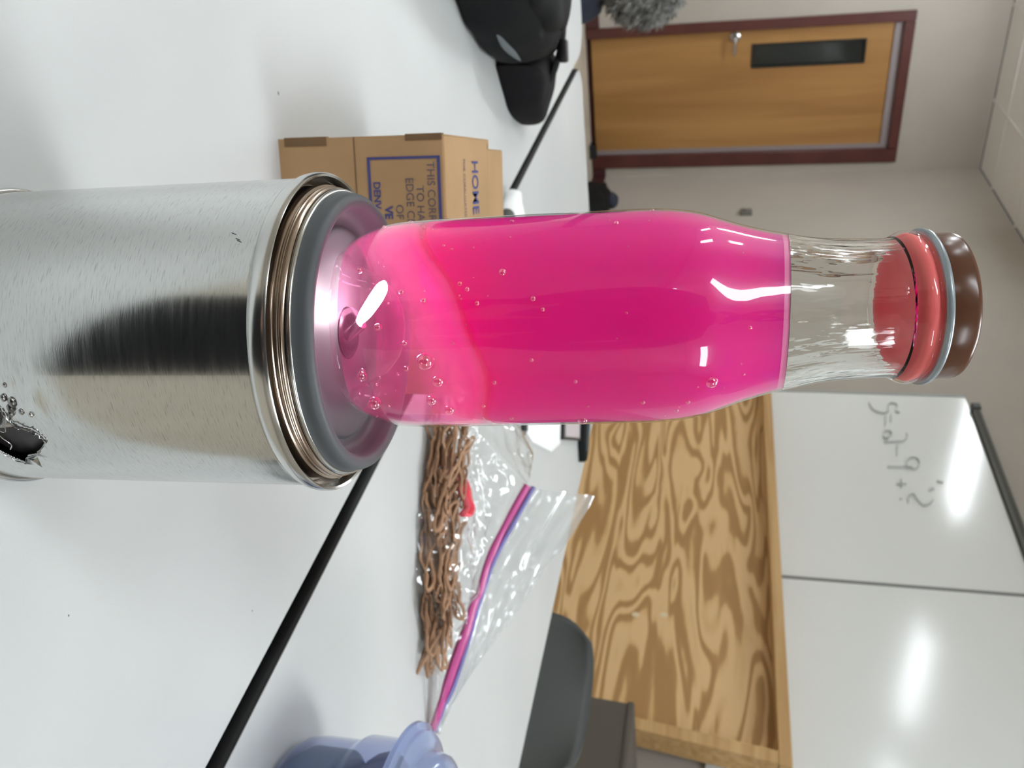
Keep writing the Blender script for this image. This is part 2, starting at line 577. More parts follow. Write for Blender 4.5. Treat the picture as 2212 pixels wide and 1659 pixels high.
for n, (xa, ya) in enumerate(lamp_cells):
    t = thing('ceiling_light', 'long fluorescent wraparound lamp under the suspended ceiling, outside the frame', 'light', (xa + T, ya - T / 2, CZ - 0.07), group='fluorescent ceiling lamps')
    ym = ya - T / 2
    obj('mounting_tray', bx(xa, xa + 2 * T, ya - T + 0.12, ya - 0.12, CZ - 0.014, CZ - 0.0005), M_lamp_frame, t, smooth=False)
    obj('diffuser', bx(xa + 0.02, xa + 2 * T - 0.02, ym - 0.14, ym + 0.14, CZ - 0.095, CZ - 0.0145, 0.02, 2), M_lamp, t)
    for xe in (xa + 0.01, xa + 2 * T - 0.01):
        obj('end_cap', bx(xe - 0.009, xe + 0.009, ym - 0.15, ym + 0.15, CZ - 0.10, CZ - 0.0145, 0.004, 1), M_lamp_frame, t)

# door in the back wall
dr = thing('door_1', kind='structure', loc=(1.96, Y1, FZ))
WM[dr.name] = Matrix.Translation((1.96, Y1, FZ))
YF = Y1 - 0.02
obj('door_frame', bx(1.462, DX0, YF, Y1 + 0.12, FZ, 1.462, 0.004, 1), M_maroon, dr)
obj('door_frame', bx(DX1, 2.488, YF, Y1 + 0.12, FZ, 1.462, 0.004, 1), M_maroon, dr)
obj('door_frame', bx(DX0, DX1, YF, Y1 + 0.12, 1.395, 1.462, 0.004, 1), M_maroon, dr)
M_weather = mat('lilac_grey_seal', srgb(140, 130, 132), 0.6)
obj('door_seal', bx(DX1 - 0.03, DX1, Y1 + 0.015, Y1 + 0.05, FZ, 1.395), M_weather, dr, smooth=False)
obj('door_seal', bx(DX0, DX1 - 0.03, Y1 + 0.015, Y1 + 0.05, 1.345, 1.395), M_weather, dr, smooth=False)
# leaf built around the vision opening
LX0, LX1, LZ0, LZ1 = 1.632, 1.795, 0.43, 1.178
lf = obj('door_leaf', join(bx(DX0, LX0, Y1 + 0.03, Y1 + 0.075, FZ + 0.03, 1.345), bx(LX1, DX1 - 0.03, Y1 + 0.03, Y1 + 0.075, FZ + 0.03, 1.345),
                           bx(LX0, LX1, Y1 + 0.03, Y1 + 0.075, FZ + 0.03, LZ0), bx(LX0, LX1, Y1 + 0.03, Y1 + 0.075, LZ1, 1.345)), M_oak, dr, smooth=False)
M_lite = mat('dark_vision_glass', srgb(34, 37, 34), 0.12)
obj('vision_pane', bx(LX0, LX1, Y1 + 0.045, Y1 + 0.055, LZ0, LZ1), M_lite, lf, smooth=False)
fr_ = 0.012
obj('vision_frame', join(bx(LX0, LX0 + fr_, Y1 + 0.022, Y1 + 0.045, LZ0, LZ1), bx(LX1 - fr_, LX1, Y1 + 0.022, Y1 + 0.045, LZ0, LZ1),
                         bx(LX0 + fr_, LX1 - fr_, Y1 + 0.022, Y1 + 0.045, LZ0, LZ0 + fr_), bx(LX0 + fr_, LX1 - fr_, Y1 + 0.022, Y1 + 0.045, LZ1 - fr_, LZ1)), M_dark, lf, smooth=False)
rz = lathe([(0.0001, 0.0), (0.034, 0.0), (0.034, 0.012), (0.02, 0.02), (0.016, 0.055), (0.0001, 0.056)], 32)
mt = Matrix.Translation((1.578, Y1 + 0.03, 0.315)) @ Matrix.Rotation(R(90), 4, 'X')
hd = obj('door_handle', join(xf(rz, mt), tube([(1.578, Y1 - 0.022, 0.315), (1.61, Y1 - 0.026, 0.316), (1.65, Y1 - 0.026, 0.313), (1.69, Y1 - 0.02, 0.309)], [0.011, 0.011, 0.010, 0.008], 12)), M_chrome, lf)
obj('door_threshold', bx(DX0, DX1, Y1 + 0.0, Y1 + 0.12, FZ, FZ + 0.012), M_base, dr, smooth=False)
obj('backing_panel', bx(1.4, 2.5, Y1 + 0.16, Y1 + 0.18, FZ, 1.5), M_dark, dr, smooth=False)

# ------------------------------------------------------------------ whiteboards, rail
wbd = thing('whiteboard', 'long white enamel whiteboard on the right wall with faint wiped marker writing', 'whiteboard', (2.56, 2.0, 0.17))
for k in range(3):
    ya, yb = 3.65 - 1.22 * k, 3.65 - 1.22 * (k + 1)
    pn = obj('board_panel', bx(2.54, 2.5585, yb + 0.006, ya - 0.006, 0.26, 1.385, 0.002, 1), M_board, wbd)
    obj('seam_strip', bx(2.536, 2.558, yb - 0.006, yb + 0.006, 0.26, 1.385, 0.002, 1), M_seam, wbd)
obj('edge_strip', bx(2.534, 2.5585, 3.644, 3.656, 0.26, 1.385, 0.002, 1), mat('pale_grey_trim', srgb(170, 174, 174), 0.5), wbd)
STROKES = [
    [(3.5665, 0.9563), (3.527, 0.9615), (3.4977, 0.9798), (3.4868, 1.012), (3.5055, 1.0336)],
    [(3.4956, 1.08), (3.5075, 1.0649), (3.5519, 1.0758), (3.5686, 1.0612), (3.5585, 1.0405), (3.5139, 1.0299)],
    [(3.4698, 1.0146), (3.3933, 1.0049)], [(3.48, 1.0398), (3.4202, 1.0319)],
    [(3.2705, 0.9869), (3.3034, 1.0026), (3.3292, 1.0245), (3.3531, 1.0183), (3.3473, 0.9943), (3.3102, 0.985), (3.2957, 1.0062)],
    [(3.2703, 0.9846), (3.2781, 1.0359), (3.2841, 1.0641), (3.3135, 1.0843), (3.3417, 1.0861)],
    [(3.2505, 1.0344), (3.1804, 1.0248)],
    [(3.0935, 1.0545), (3.1378, 1.0566), (3.1696, 1.079), (3.1641, 1.1047), (3.127, 1.1056), (3.096, 1.0855), (3.1016, 1.0645)],
    [(3.1017, 0.9765), (3.104, 1.02), (3.106, 1.0739)],
    [(3.0256, 1.0187), (2.9687, 1.0107)], [(2.9919, 0.9968), (2.9953, 1.036)],
    [(2.8783, 1.0253), (2.9159, 1.0329), (2.9346, 1.0525), (2.8985, 1.0638), (2.8701, 1.0802), (2.8825, 1.107), (2.9107, 1.1241)],
    [(2.8991, 0.9968), (2.8999, 1.0053)],
    [(2.9642, 1.1162), (2.9801, 1.1399)], [(3.0232, 1.1556), (3.0183, 1.1802)]]
gs = []
for st_ in STROKES:
    pts = catmull([(2.5395, y, z) for y, z in st_], 6 * (len(st_) - 1))
    gs.append(tube(pts, 0.011, 6, flat=0.06))
for g_ in gs:
    obj('marker_stroke', g_, M_marker, wbd, label='faint wiped grey marker stroke')
rl = thing('map_rail', 'dark grey metal map rail along the top of the whiteboard', 'rail', (2.53, 2.3, 1.39))
obj('rail_bar', bx(2.515, 2.559, 0.4, 3.52, 1.388, 1.42, 0.004, 2), M_rail, rl)
obj('end_cap', bx(2.508, 2.559, 3.52, 3.56, 1.3865, 1.424, 0.005, 2), mat('dark_rail_cap', srgb(52, 54, 52), 0.5), rl)
obj('cork_strip', bx(2.512, 2.516, 0.4, 3.515, 1.397, 1.411), mat('rail_insert', srgb(78, 78, 74), 0.8), rl, smooth=False)

sw = thing('wall_plate', 'small grey thermostat plate high on the beige wall beside the whiteboard', 'thermostat', (2.56, 5.78, 0.39))
obj('cover', bx(2.535, 2.56, 5.745, 5.815, 0.382, 0.462, 0.004, 2), mat('grey_thermostat', srgb(112, 110, 104), 0.5), sw)
obj('dial', bx(2.531, 2.535, 5.765, 5.795, 0.400, 0.422, 0.001, 1), mat('dark_thermostat', srgb(80, 80, 76), 0.5), sw)

# ------------------------------------------------------------------ plywood platform on edge
pf = thing('platform', 'wooden platform stood on edge against the wall, plywood deck and pine frame', 'platform', (2.47, 2.8, FZ))
XP, XF = 2.505, 2.415
obj('plywood_deck', ([(XP, 1.77, FZ), (XP + 0.018, 1.77, FZ), (XP + 0.018, 4.02, FZ), (XP, 4.02, FZ), (XP, 1.60, 0.505), (XP + 0.018, 1.60, 0.505), (XP + 0.018, 4.02, 0.505), (XP, 4.02, 0.505)],
                     [(0, 1, 2, 3), (4, 5, 6, 7), (0, 1, 5, 4), (1, 2, 6, 5), (2, 3, 7, 6), (3, 0, 4, 7)]), M_ply, pf, smooth=False)
obj('frame_board', bx(XF, XP, 1.57, 4.06, 0.468, 0.507, 0.003, 1), M_pine, pf)
obj('frame_board', bx(XF, XP, 1.80, 4.02, FZ, FZ + 0.038, 0.003, 1), M_pine, pf)
obj('frame_board', bx(XF, XP, 4.02, 4.058, FZ, 0.468, 0.003, 1), M_pine, pf)
yt, yb_ = 1.575, 1.735
obj('frame_board', ([(XF, yb_, FZ), (XP, yb_, FZ), (XP, yb_ + 0.04, FZ), (XF, yb_ + 0.04, FZ), (XF, yt, 0.468), (XP, yt, 0.468), (XP, yt + 0.04, 0.468), (XF, yt + 0.04, 0.468)],
                    [(0, 1, 2, 3), (4, 5, 6, 7), (0, 1, 5, 4), (1, 2, 6, 5), (2, 3, 7, 6), (3, 0, 4, 7)]), M_pine, pf, smooth=False)
for (yy, zz) in ((2.155, 0.000), (2.165, 0.100)):
    obj('filler_spot', superell((XP - 0.0005, yy, zz), (0.0015, 0.011, 0.014), 1.0, 14, 8), mat('wood_filler', srgb(222, 208, 176), 0.7), pf)

# ------------------------------------------------------------------ tables
def table(name, label, x0, x1, y0, y1, rads):
    t = thing(name, label, 'table', ((x0 + x1) / 2, (y0 + y1) / 2, FZ))
    out = rrect(x0, x1, y0, y1, rads)
    ins = rrect(x0 + 0.003, x1 - 0.003, y0 + 0.003, y1 - 0.003, [r - 0.003 for r in rads])
    obj('tabletop', prism(ins, -0.030, 0.0, 0.0006), M_table, t, sharp=30)
    # black T-moulding all round
    n = len(out)
    V, F = [], []
    for (p, q_) in zip(out, ins):
        V += [(q_[0], q_[1], -0.031), (p[0], p[1], -0.029), (p[0], p[1], -0.003), (q_[0] , q_[1], -0.0004)]
    for k in range(n):
        k2 = (k + 1) % n
        for j in range(3):
            F.append((k * 4 + j, k2 * 4 + j, k2 * 4 + j + 1, k * 4 + j + 1))
    obj('edge_band', (V, F), M_edge, t, sharp=60)
    for lx in (x0 + 0.09, x1 - 0.09):
        for ly in (y0 + 0.12, y1 - 0.12):
            lg = obj('leg', tube([(lx, ly, FZ + 0.02), (lx, ly, -0.031)], 0.016, 12), M_chrome, t)
            obj('foot', xf(lathe([(0.0001, 0), (0.02, 0), (0.02, 0.012), (0.017, 0.024), (0.0001, 0.0241)], 16), Matrix.Translation((lx, ly, FZ))), M_dark, lg)
    for ya in (y0 + 0.11, y1 - 0.13):
        obj('apron', bx(x0 + 0.09, x1 - 0.09, ya, ya + 0.02, -0.08, -0.031), M_dark, t, smooth=False)
    return t


table('table', 'white laminate table carrying the paint can, cardboard box and black backpack', -0.357, 0.4065, 0.118, 1.65, [0.05, 0.05, 0.06, 0.05])
table('table', 'white laminate table beyond the black seam, carrying the zip bag and blue tub', 0.4180, 1.14, 0.10, 1.612, [0.05, 0.05, 0.05, 0.05])

M_mark = mat('scuff', srgb(120, 120, 118), 0.6)
TBL = [o for o in bpy.data.objects if o.name.startswith('table') and o.type == 'EMPTY']
for k, (x, y, r, tbl) in enumerate(((0.1321, 0.475, 0.0012, 0), (0.3698, 0.2959, 0.0006, 0), (0.2575, 0.1947, 0.0005, 0), (0.9303, 0.822, 0.0045, 1), (0.905, 0.80, 0.003, 1))):
    obj('scuff', xf(superell((0, 0, 0.0001), (r, r * 0.6, 0.00025), 1.0, 10, 6), Matrix.Translation((x, y, 0)) @ Matrix.Rotation(k * 1.3, 4, 'Z')), M_mark, TBL[tbl])

# ------------------------------------------------------------------ paint can
CB = Vector((0.15016, 0.23567, 0.00205))
CA = Vector((-0.01137, 0.03568, 0.9993)).normalized()
CR = Vector((0, 0, 1)).rotation_difference(CA).to_matrix()
can = thing('paint_can', 'bare metal paint can with torn hole near its base, grey plastic lid on top', 'can', CB, CR)
# body: fine grid so that a ragged hole can be torn out of it
HOLE = [(-97, 0.0275), (-95.15, 0.0283), (-93.39, 0.0290), (-90.65, 0.0294), (-88.76, 0.0304), (-87.16, 0.0317), (-85.88, 0.0349), (-84.55, 0.0369), (-82.8, 0.0379), (-80.61, 0.0385),
        (-77.37, 0.035), (-72.86, 0.0307), (-71.24, 0.0261), (-66.22, 0.0223), (-69.46, 0.02), (-74.24, 0.0174), (-80, 0.013), (-88, 0.011), (-95, 0.014), (-101, 0.020), (-101, 0.025)]


def inside(p, poly):
    c = False
    for i in range(len(poly)):
        (xa, ya), (xb, yb2) = poly[i], poly[i - 1]
        if (ya > p[1]) != (yb2 > p[1]) and p[0] < (xb - xa) * (p[1] - ya) / (yb2 - ya) + xa:
            c = not c
    return c


def can_body():
    RB = 0.0524
    ths = []
    a = -180.0
    while a < 180 - 1e-6:
        ths.append(a)
        a += 0.5 if -108 <= a < -60 else 3.0
    zs = [0.003 + 0.0005 * k for k in range(0, 84)]
    zs += [0.045 + (0.1195 - 0.045) * k / 20 for k in range(21)]
    V, F, UV = [], [], []
    nT = len(ths)

    def dent(th, z):
        d = math.hypot((th + 88) * 0.92e-3, (z - 0.026) * 1.0) / 0.02
        w = math.exp(-d * d)
        return w * 0.0008 * noise.noise(Vector((th * 0.12, z * 160, 1.0))) - 0.0005 * w
    for z in zs:
        for th in ths:
            r = RB + dent(th, z)
            V.append((r * math.cos(R(th)), r * math.sin(R(th)), z))
    for i in range(len(zs) - 1):
        for k in range(nT):
            k2 = (k + 1) % nT
            tb = ths[k2] if k2 else 180.0
            c = ((ths[k] + tb) / 2, (zs[i] + zs[i + 1]) / 2)
            if -108 < c[0] < -60 and c[1] < 0.045 and inside(c, HOLE):
                continue
            F.append((i * nT + k, i * nT + k2, (i + 1) * nT + k2, (i + 1) * nT + k))
            UV.append([(ths[k] * 9.16e-4, zs[i]), (tb * 9.16e-4, zs[i]), (tb * 9.16e-4, zs[i + 1]), (ths[k] * 9.16e-4, zs[i + 1])])
    return V, F, UV


V, F, UV = can_body()
me = bpy.data.meshes.new('can_body')
me.from_pydata(V, [], F)
me.materials.append(M_tin)
uvl = me.uv_layers.new(name='UVMap')
flat_uv = [c for f in UV for p in f for c in p]
uvl.data.foreach_set('uv', flat_uv)
me.polygons.foreach_set('use_smooth', [True] * len(me.polygons))
me.update()
ob = bpy.data.objects.new('can_body', me)
link(ob, can)
md = ob.modifiers.new('solid', 'SOLIDIFY')
md.thickness = 0.0005
md.offset = -1
bead = lambda rc, zc, rr, n=12: [(rc + rr * math.cos(2 * math.pi * k / n), zc + rr * 1.25 * math.sin(2 * math.pi * k / n)) for k in range(n + 1)]
obj('bottom_rim', lathe(bead(0.0528, 0.0016, 0.0012), 128), M_rim, can, local=True)
obj('bottom_plate', lathe([(0.0001, 0.004), (0.045, 0.004), (0.0522, 0.0025)], 96), M_hole, can, local=True)
obj('top_rim', lathe([(0.0524, 0.1165), (0.0531, 0.1172), (0.0538, 0.1185), (0.0541, 0.1205), (0.0540, 0.1222), (0.0534, 0.1230), (0.0527, 0.1226), (0.0522, 0.1212), (0.0519, 0.1190), (0.0515, 0.1160), (0.0508, 0.1140), (0.0500, 0.1136)], 160), M_rim, can, local=True)
obj('plug_ring', lathe([(0.0502, 0.1136), (0.0498, 0.1146), (0.0497, 0.1200), (0.0499, 0.1212), (0.0501, 0.1221), (0.0499, 0.1230), (0.0491, 0.1234), (0.0490, 0.1238), (0.0494, 0.1241), (0.0494, 0.1244), (0.0489, 0.1247), (0.0489, 0.1250), (0.0492, 0.1253), (0.0491, 0.1256), (0.0485, 0.1259), (0.0483, 0.1263)], 160), M_copper, can, local=True, label='copper-toned lacquered ring inside the rim')
obj('ring_bead', lathe(bead(0.0477, 0.1272, 0.0008), 160), M_rim, can, local=True)
lid = obj('lid', lathe([(0.0476, 0.1262), (0.0478, 0.1275), (0.0472, 0.1284), (0.0470, 0.1300), (0.0468, 0.1315), (0.0463, 0.1327), (0.0453, 0.1335), (0.0440, 0.1337), (0.0428, 0.1333), (0.0420, 0.1323), (0.0414, 0.1295), (0.0409, 0.1268), (0.0400, 0.1253),
                        (0.0385, 0.1247), (0.0365, 0.1248), (0.0358, 0.1256), (0.0350, 0.1262), (0.0335, 0.1262), (0.0090, 0.1262), (0.0085, 0.1245)], 160), M_lid, can, local=True, label='dark grey plastic lid with raised rounded edge')
obj('lamp_socket', lathe([(0.0088, 0.1200), (0.0088, 0.1266), (0.0078, 0.1272), (0.0066, 0.1272), (0.0062, 0.1245), (0.0001, 0.1245)], 40), M_dark, can, local=True)
# dark spool inside, seen through the hole
obj('inner_spool', lathe([(0.0485, 0.004)] + [(0.0485 + (0.0006 if k % 2 else 0), 0.006 + 0.0022 * k) for k in range(0, 9)] + [(0.0485, 0.0262), (0.0490, 0.0265), (0.0490, 0.046)], 96), M_hole, can, local=True)
# torn metal bits round the hole
cyl = lambda th, z, r=0.0524: Vector((r * math.cos(R(th)), r * math.sin(R(th)), z))
rnd = random.Random(3)
gs = []
for (th, z, s) in ((-97.8, 0.0336, 0.0016), (-95.5, 0.0322, 0.0014), (-94.1, 0.0356, 0.0009), (-92.9, 0.0386, 0.0008), (-104.3, 0.033, 0.0009), (-99.5, 0.031, 0.0012), (-93, 0.0312, 0.0010)):
    gs.append(superell(cyl(th, z), (s * 0.6, s * 1.2, s * 0.8), 1.0, 12, 8, Matrix.Rotation(R(th), 3, 'Z'), 0.5, th))
obj('melt_beads', join(*gs), M_melt, can, local=True)
lip = []
for k in range(len(HOLE) - 6):
    (t0, z0), (t1, z1) = HOLE[k], HOLE[k + 1]
    for j in range(4):
        f = j / 4
        lip.append(cyl(t0 + (t1 - t0) * f + rnd.uniform(-.4, .4), z0 + (z1 - z0) * f + rnd.uniform(-2.5e-4, 2.5e-4), 0.0524 + rnd.uniform(-0.0002, 0.0006)))
obj('torn_edge', tube(lip, [0.00010 + 0.00022 * rnd.random() for _ in lip], 6), M_melt, can, local=True)
fl = []
for (ta, za, tb, zb, tc, zc) in ((-70.5, 0.026, -66.5, 0.0225, -69.5, 0.0285), (-93, 0.0292, -88, 0.0302, -89, 0.027), (-71.5, 0.030, -70, 0.0265, -68, 0.0305)):
    fl.append(([cyl(ta, za, 0.0526), cyl(tb, zb, 0.0526), cyl(tc, zc, 0.0545), cyl((ta + tb) / 2, (za + zb) / 2, 0.0535)], [(0, 1, 2), (0, 3, 2), (3, 1, 2)]))
obj('torn_flap', join(*fl), M_melt, can, local=True, solid=0.0003, smooth=False)
for (th_, z_) in ((-153.4, 0.1103), (-152.6, 0.1109), (-155.8, 0.1084)):
    obj('scuff', tube([cyl(th_ - 0.4, z_ - 0.0008, 0.05245), cyl(th_ + 0.4, z_ + 0.0008, 0.05245)], 0.00012, 5), M_hole, can, local=True)
obj('loose_wire', join(tube(catmull([cyl(-94, 0.0235, 0.05), cyl(-90, 0.026, 0.0515), cyl(-85, 0.025, 0.0515), cyl(-84, 0.0225, 0.051), cyl(-90, 0.021, 0.0515), cyl(-96, 0.0205, 0.0505)], 30), 0.00018, 5),
                       tube(catmull([cyl(-88, 0.0195, 0.051), cyl(-82, 0.022, 0.0518), cyl(-78, 0.0235, 0.0518), cyl(-75, 0.0215, 0.0518)], 24), 0.0002, 5)), M_rim, can, local=True)
obj('bent_foot', tube([cyl(-85, 0.0004, 0.050), cyl(-80, -0.0012, 0.0515), cyl(-70, -0.0014, 0.052), cyl(-62, 0.0002, 0.052)], 0.0010, 6, flat=0.5), M_rim, can, local=True)
# glowing bulb standing in the lid under the bottle's hollow base
ci = Matrix.Translation(CB) @ CR.to_4x4()
obj('bulb_stem', tube([ci.inverted() @ Vector((0.1490, 0.2385, 0.1285)), ci.inverted() @ Vector((0.1440, 0.2390, 0.1345))], 0.0022, 10), M_rim, can, local=True)
bl_ = [ci.inverted() @ v for v in catmull([(0.1440, 0.2390, 0.1335), (0.1400, 0.2405, 0.1370), (0.1345, 0.2425, 0.1415), (0.1305, 0.2435, 0.1440)], 10)]
obj('bulb', tube(bl_, [0.0009, 0.0014, 0.0018, 0.0021, 0.0022, 0.0023, 0.0023, 0.0022, 0.0020, 0.0014, 0.0005], 14), M_bulb, can, local=True, label='glowing white bulb under the bottle')

# ------------------------------------------------------------------ bottle
BB = CB + CA * 0.128 + Vector((-0.0035, -0.002, 0))
BA = Vector((0.0445, 0.1756, 1)).normalized()
BR = Vector((0, 0, 1)).rotation_difference(BA).to_matrix()
bt = thing('bottle', 'clear glass bottle of glowing pink liquid with brown cap, tilted on the can lid', 'bottle', BB, BR)
PROF = [(0.0230, 0.0006), (0.0250, 0.0000), (0.0268, 0.0012), (0.0291, 0.0040), (0.0308, 0.0072), (0.0319, 0.0100), (0.0335, 0.0150), (0.0343, 0.0200), (0.0346, 0.0260), (0.0348, 0.0340), (0.0350, 0.0540),
        (0.0352, 0.0830), (0.0353, 0.0980), (0.0351, 0.1050), (0.0346, 0.1110), (0.0337, 0.1165), (0.0325, 0.1208), (0.0298, 0.1288), (0.0280, 0.1350), (0.0266, 0.1405), (0.0258, 0.1445),
        (0.0245, 0.1510), (0.0235, 0.1580), (0.0230, 0.1650), (0.0228, 0.1710), (0.0227, 0.1755), (0.0229, 0.1785), (0.0238, 0.1805), (0.0248, 0.1825), (0.0250, 0.1840), (0.0246, 0.1855), (0.0238, 0.1864), (0.0240, 0.1872), (0.0246, 0.1880)]


def smooth_prof(P, n=4):
    out = []
    pts = catmull([(r, z, 0) for r, z in P], n * (len(P) - 1))
    return [(p.x, p.y) for p in pts]


SP = smooth_prof(PROF)


def rad_at(t):
    for (r0, z0), (r1, z1) in zip(SP[1:], SP[2:]):
        if z0 <= t <= z1 and z1 > z0 and t > 0.0005:
            return r0 + (r1 - r0) * (t - z0) / (z1 - z0)
    return SP[4][0]


TL = 0.1437                     # liquid level on the axis
low = [p for p in SP if p[1] <= TL]
punt = [(0.0001, 0.0190), (0.006, 0.0184), (0.011, 0.0165), (0.016, 0.0125), (0.020, 0.0060), (0.0217, 0.0020)]
# liquid column, its top level with the horizon, its lower face a slanted dome over a clear layer
iR = BR.transposed()
rdir = iR @ Vector((0.819, -0.573, 0))
fdir = iR @ Vector((-0.573, -0.819, 0))
NS, NT_ = 120, 44
zc = BB.z + TL * BA.z
up_l = iR @ Vector((0, 0, 1))


def level(th):
    t = TL
    for _ in range(6):
        r = rad_at(t) - 0.0007
        t = (zc - BB.z - r * (up_l.x * math.cos(th) + up_l.y * math.sin(th))) / up_l.z
    return t


def iface(th):
    v = Vector((math.cos(th), math.sin(th), 0))
    return 0.033 + 0.011 * v.dot(rdir) + 0.005 * v.dot(fdir) + 0.0016 * math.sin(3 * th + 1) + 0.0008 * math.sin(7 * th)


def column(lo, hi, inset, top=True, bottom=True, dome=0.006, nt=NT_, fillet=0.0):
    V, F = [], []
    for j in range(nt + 1):
        for k in range(NS):
            th = 2 * math.pi * k / NS
            a_, b_ = lo(th), hi(th)
            t = a_ + (b_ - a_) * j / nt
            r = rad_at(t) - inset
            if fillet and t - a_ < 2 * fillet:
                r -= fillet * (1 - (t - a_) / (2 * fillet)) ** 2
            V.append((r * math.cos(th), r * math.sin(th), t))
    for j in range(nt):
        for k in range(NS):
            k2 = (k + 1) % NS
            F.append((j * NS + k, j * NS + k2, (j + 1) * NS + k2, (j + 1) * NS + k))

    def capit(ring, f_h, flip):
        prev = [ring * NS + k for k in range(NS)]
        m = 10
        mean = sum(V[i][2] for i in prev) / NS
        for q_ in range(1, m):
            s_ = 1 - q_ / m
            cur = []
            for k in range(NS):
                x, y, z = V[ring * NS + k]
                cur.append(len(V))
                V.append((x * s_, y * s_, mean + (z - mean) * s_ + f_h * (1 - s_ * s_)))
            for k in range(NS):
                k2 = (k + 1) % NS
                F.append((prev[k], prev[k2], cur[k2], cur[k]))
            prev = cur
        c = len(V)
        V.append((0, 0, mean + f_h))
        for k in range(NS):
            F.append((prev[k], prev[(k + 1) % NS], c))
    if bottom:
        capit(0, dome, True)
    if top:
        capit(nt, 0.0, False)
    return V, F


T0 = 0.0075
base_g = lathe(punt + [p for p in SP if p[1] < 0.0065][0:] + [(rad_at(T0), T0)], NS)
obj('glass', join(base_g, column(lambda t: T0, lambda t: level(t) + 0.0016, 0.0, False, False, nt=60)), M_glass_thin, bt, local=True, label='clear glass wall of the bottle', weld=2e-6)


def shell(lo, hi, th_, nt):
    o_, i_ = column(lo, hi, 0.0, False, False, nt=nt), column(lo, hi, th_, False, False, nt=nt)
    k0 = len(o_[0])
    V, F = join(o_, i_)
    for k in range(NS):
        k2 = (k + 1) % NS
        F.append((k, k2, k0 + k2, k0 + k))
        F.append((nt * NS + k, nt * NS + k2, k0 + nt * NS + k2, k0 + nt * NS + k))
    return V, F


obj('glass_neck', shell(lambda t: level(t) + 0.0017, lambda t: 0.1795, 0.0021, 44), M_glass, bt, local=True, label='empty clear glass neck')
top_r = [p for p in SP if p[1] >= 0.1795]
obj('glass_finish', lathe(top_r + [(top_r[-1][0] - 0.0015, top_r[-1][1])], 160), M_glass_thin, bt, local=True, label='threaded glass mouth of the bottle')
lq = obj('liquid', column(iface, level, 0.0007, nt=110, fillet=0.0035), M_liq, bt, local=True, label='opaque magenta pink liquid')
obj('meniscus', column(lambda t: level(t) - 0.0002, lambda t: level(t) + 0.0017, 0.0006, False, False, nt=3), M_men, lq, local=True, label='pale pink waterline band')
clo = obj('clear_layer', column(lambda t: 0.0035, lambda t: iface(t) + 0.0050, 0.0006, False, False, nt=36), M_clear, bt, local=True, label='cloudy pale pink layer lit from below')
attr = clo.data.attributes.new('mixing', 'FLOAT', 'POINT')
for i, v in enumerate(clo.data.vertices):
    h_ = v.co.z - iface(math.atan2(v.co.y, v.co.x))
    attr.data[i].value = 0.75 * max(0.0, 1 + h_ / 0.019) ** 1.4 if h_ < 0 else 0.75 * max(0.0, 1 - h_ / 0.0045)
# air bubbles clinging to the inside of the glass
rnd = random.Random(11)
gs = []


def bub(ang, t, s):
    th = math.atan2(fdir.y, fdir.x) + ang
    r = rad_at(t) - 0.0006
    return superell((r * math.cos(th), r * math.sin(th), t), (s, s, s), 1.0, 14, 8)


for _ in range(46):
    gs.append(bub(rnd.uniform(-1.3, 1.3), rnd.uniform(0.010, 0.048), rnd.choice((0.0003, 0.0004, 0.0006, 0.0009))))
for _ in range(34):
    gs.append(bub(rnd.uniform(-1.3, 1.3), rnd.uniform(0.045, 0.135), rnd.choice((0.0003, 0.0004, 0.0005, 0.0008))))
for (a_, t, s) in ((0.42, 0.0305, 0.0027), (0.62, 0.034, 0.0018), (0.85, 0.031, 0.0016), (1.0, 0.036, 0.0016), (0.95, 0.012, 0.0022), (0.6, 0.010, 0.0016), (0.1, 0.017, 0.0012), (-0.9, 0.090, 0.0009), (1.3, 0.078, 0.0017), (0.75, 0.117, 0.002), (-0.35, 0.055, 0.0013), (-0.1, 0.064, 0.001)):
    gs.append(bub(a_, t, s))
obj('bubbles', join(*gs), M_bubble, bt, local=True, kind='stuff')
# neck finish, liner, cap
obj('cap_liner', lathe([(0.0001, 0.1818), (0.0150, 0.1818), (0.0158, 0.1812), (0.0206, 0.1812), (0.0224, 0.1816), (0.0236, 0.1826), (0.0241, 0.1840), (0.0237, 0.1854), (0.0230, 0.1863), (0.0231, 0.1872), (0.0237, 0.1880), (0.0237, 0.1885), (0.0001, 0.1886)], 96), M_liner, bt, local=True, label='coral red liner inside the cap')
cp_ = obj('cap', lathe([(0.0236, 0.1892), (0.0238, 0.1900), (0.0238, 0.1968), (0.0234, 0.1982), (0.0224, 0.1989), (0.0200, 0.1989), (0.0190, 0.1984), (0.0001, 0.1984)], 128), M_cap, bt, local=True, label='glossy brown metal cap')
obj('cap_ring', lathe([(0.0236, 0.1876), (0.0247, 0.1875), (0.0254, 0.1880), (0.0256, 0.1887), (0.0253, 0.1895), (0.0245, 0.1900), (0.0236, 0.1899)], 128), M_ring, cp_, local=True, label='pale grey rolled ring of the cap')

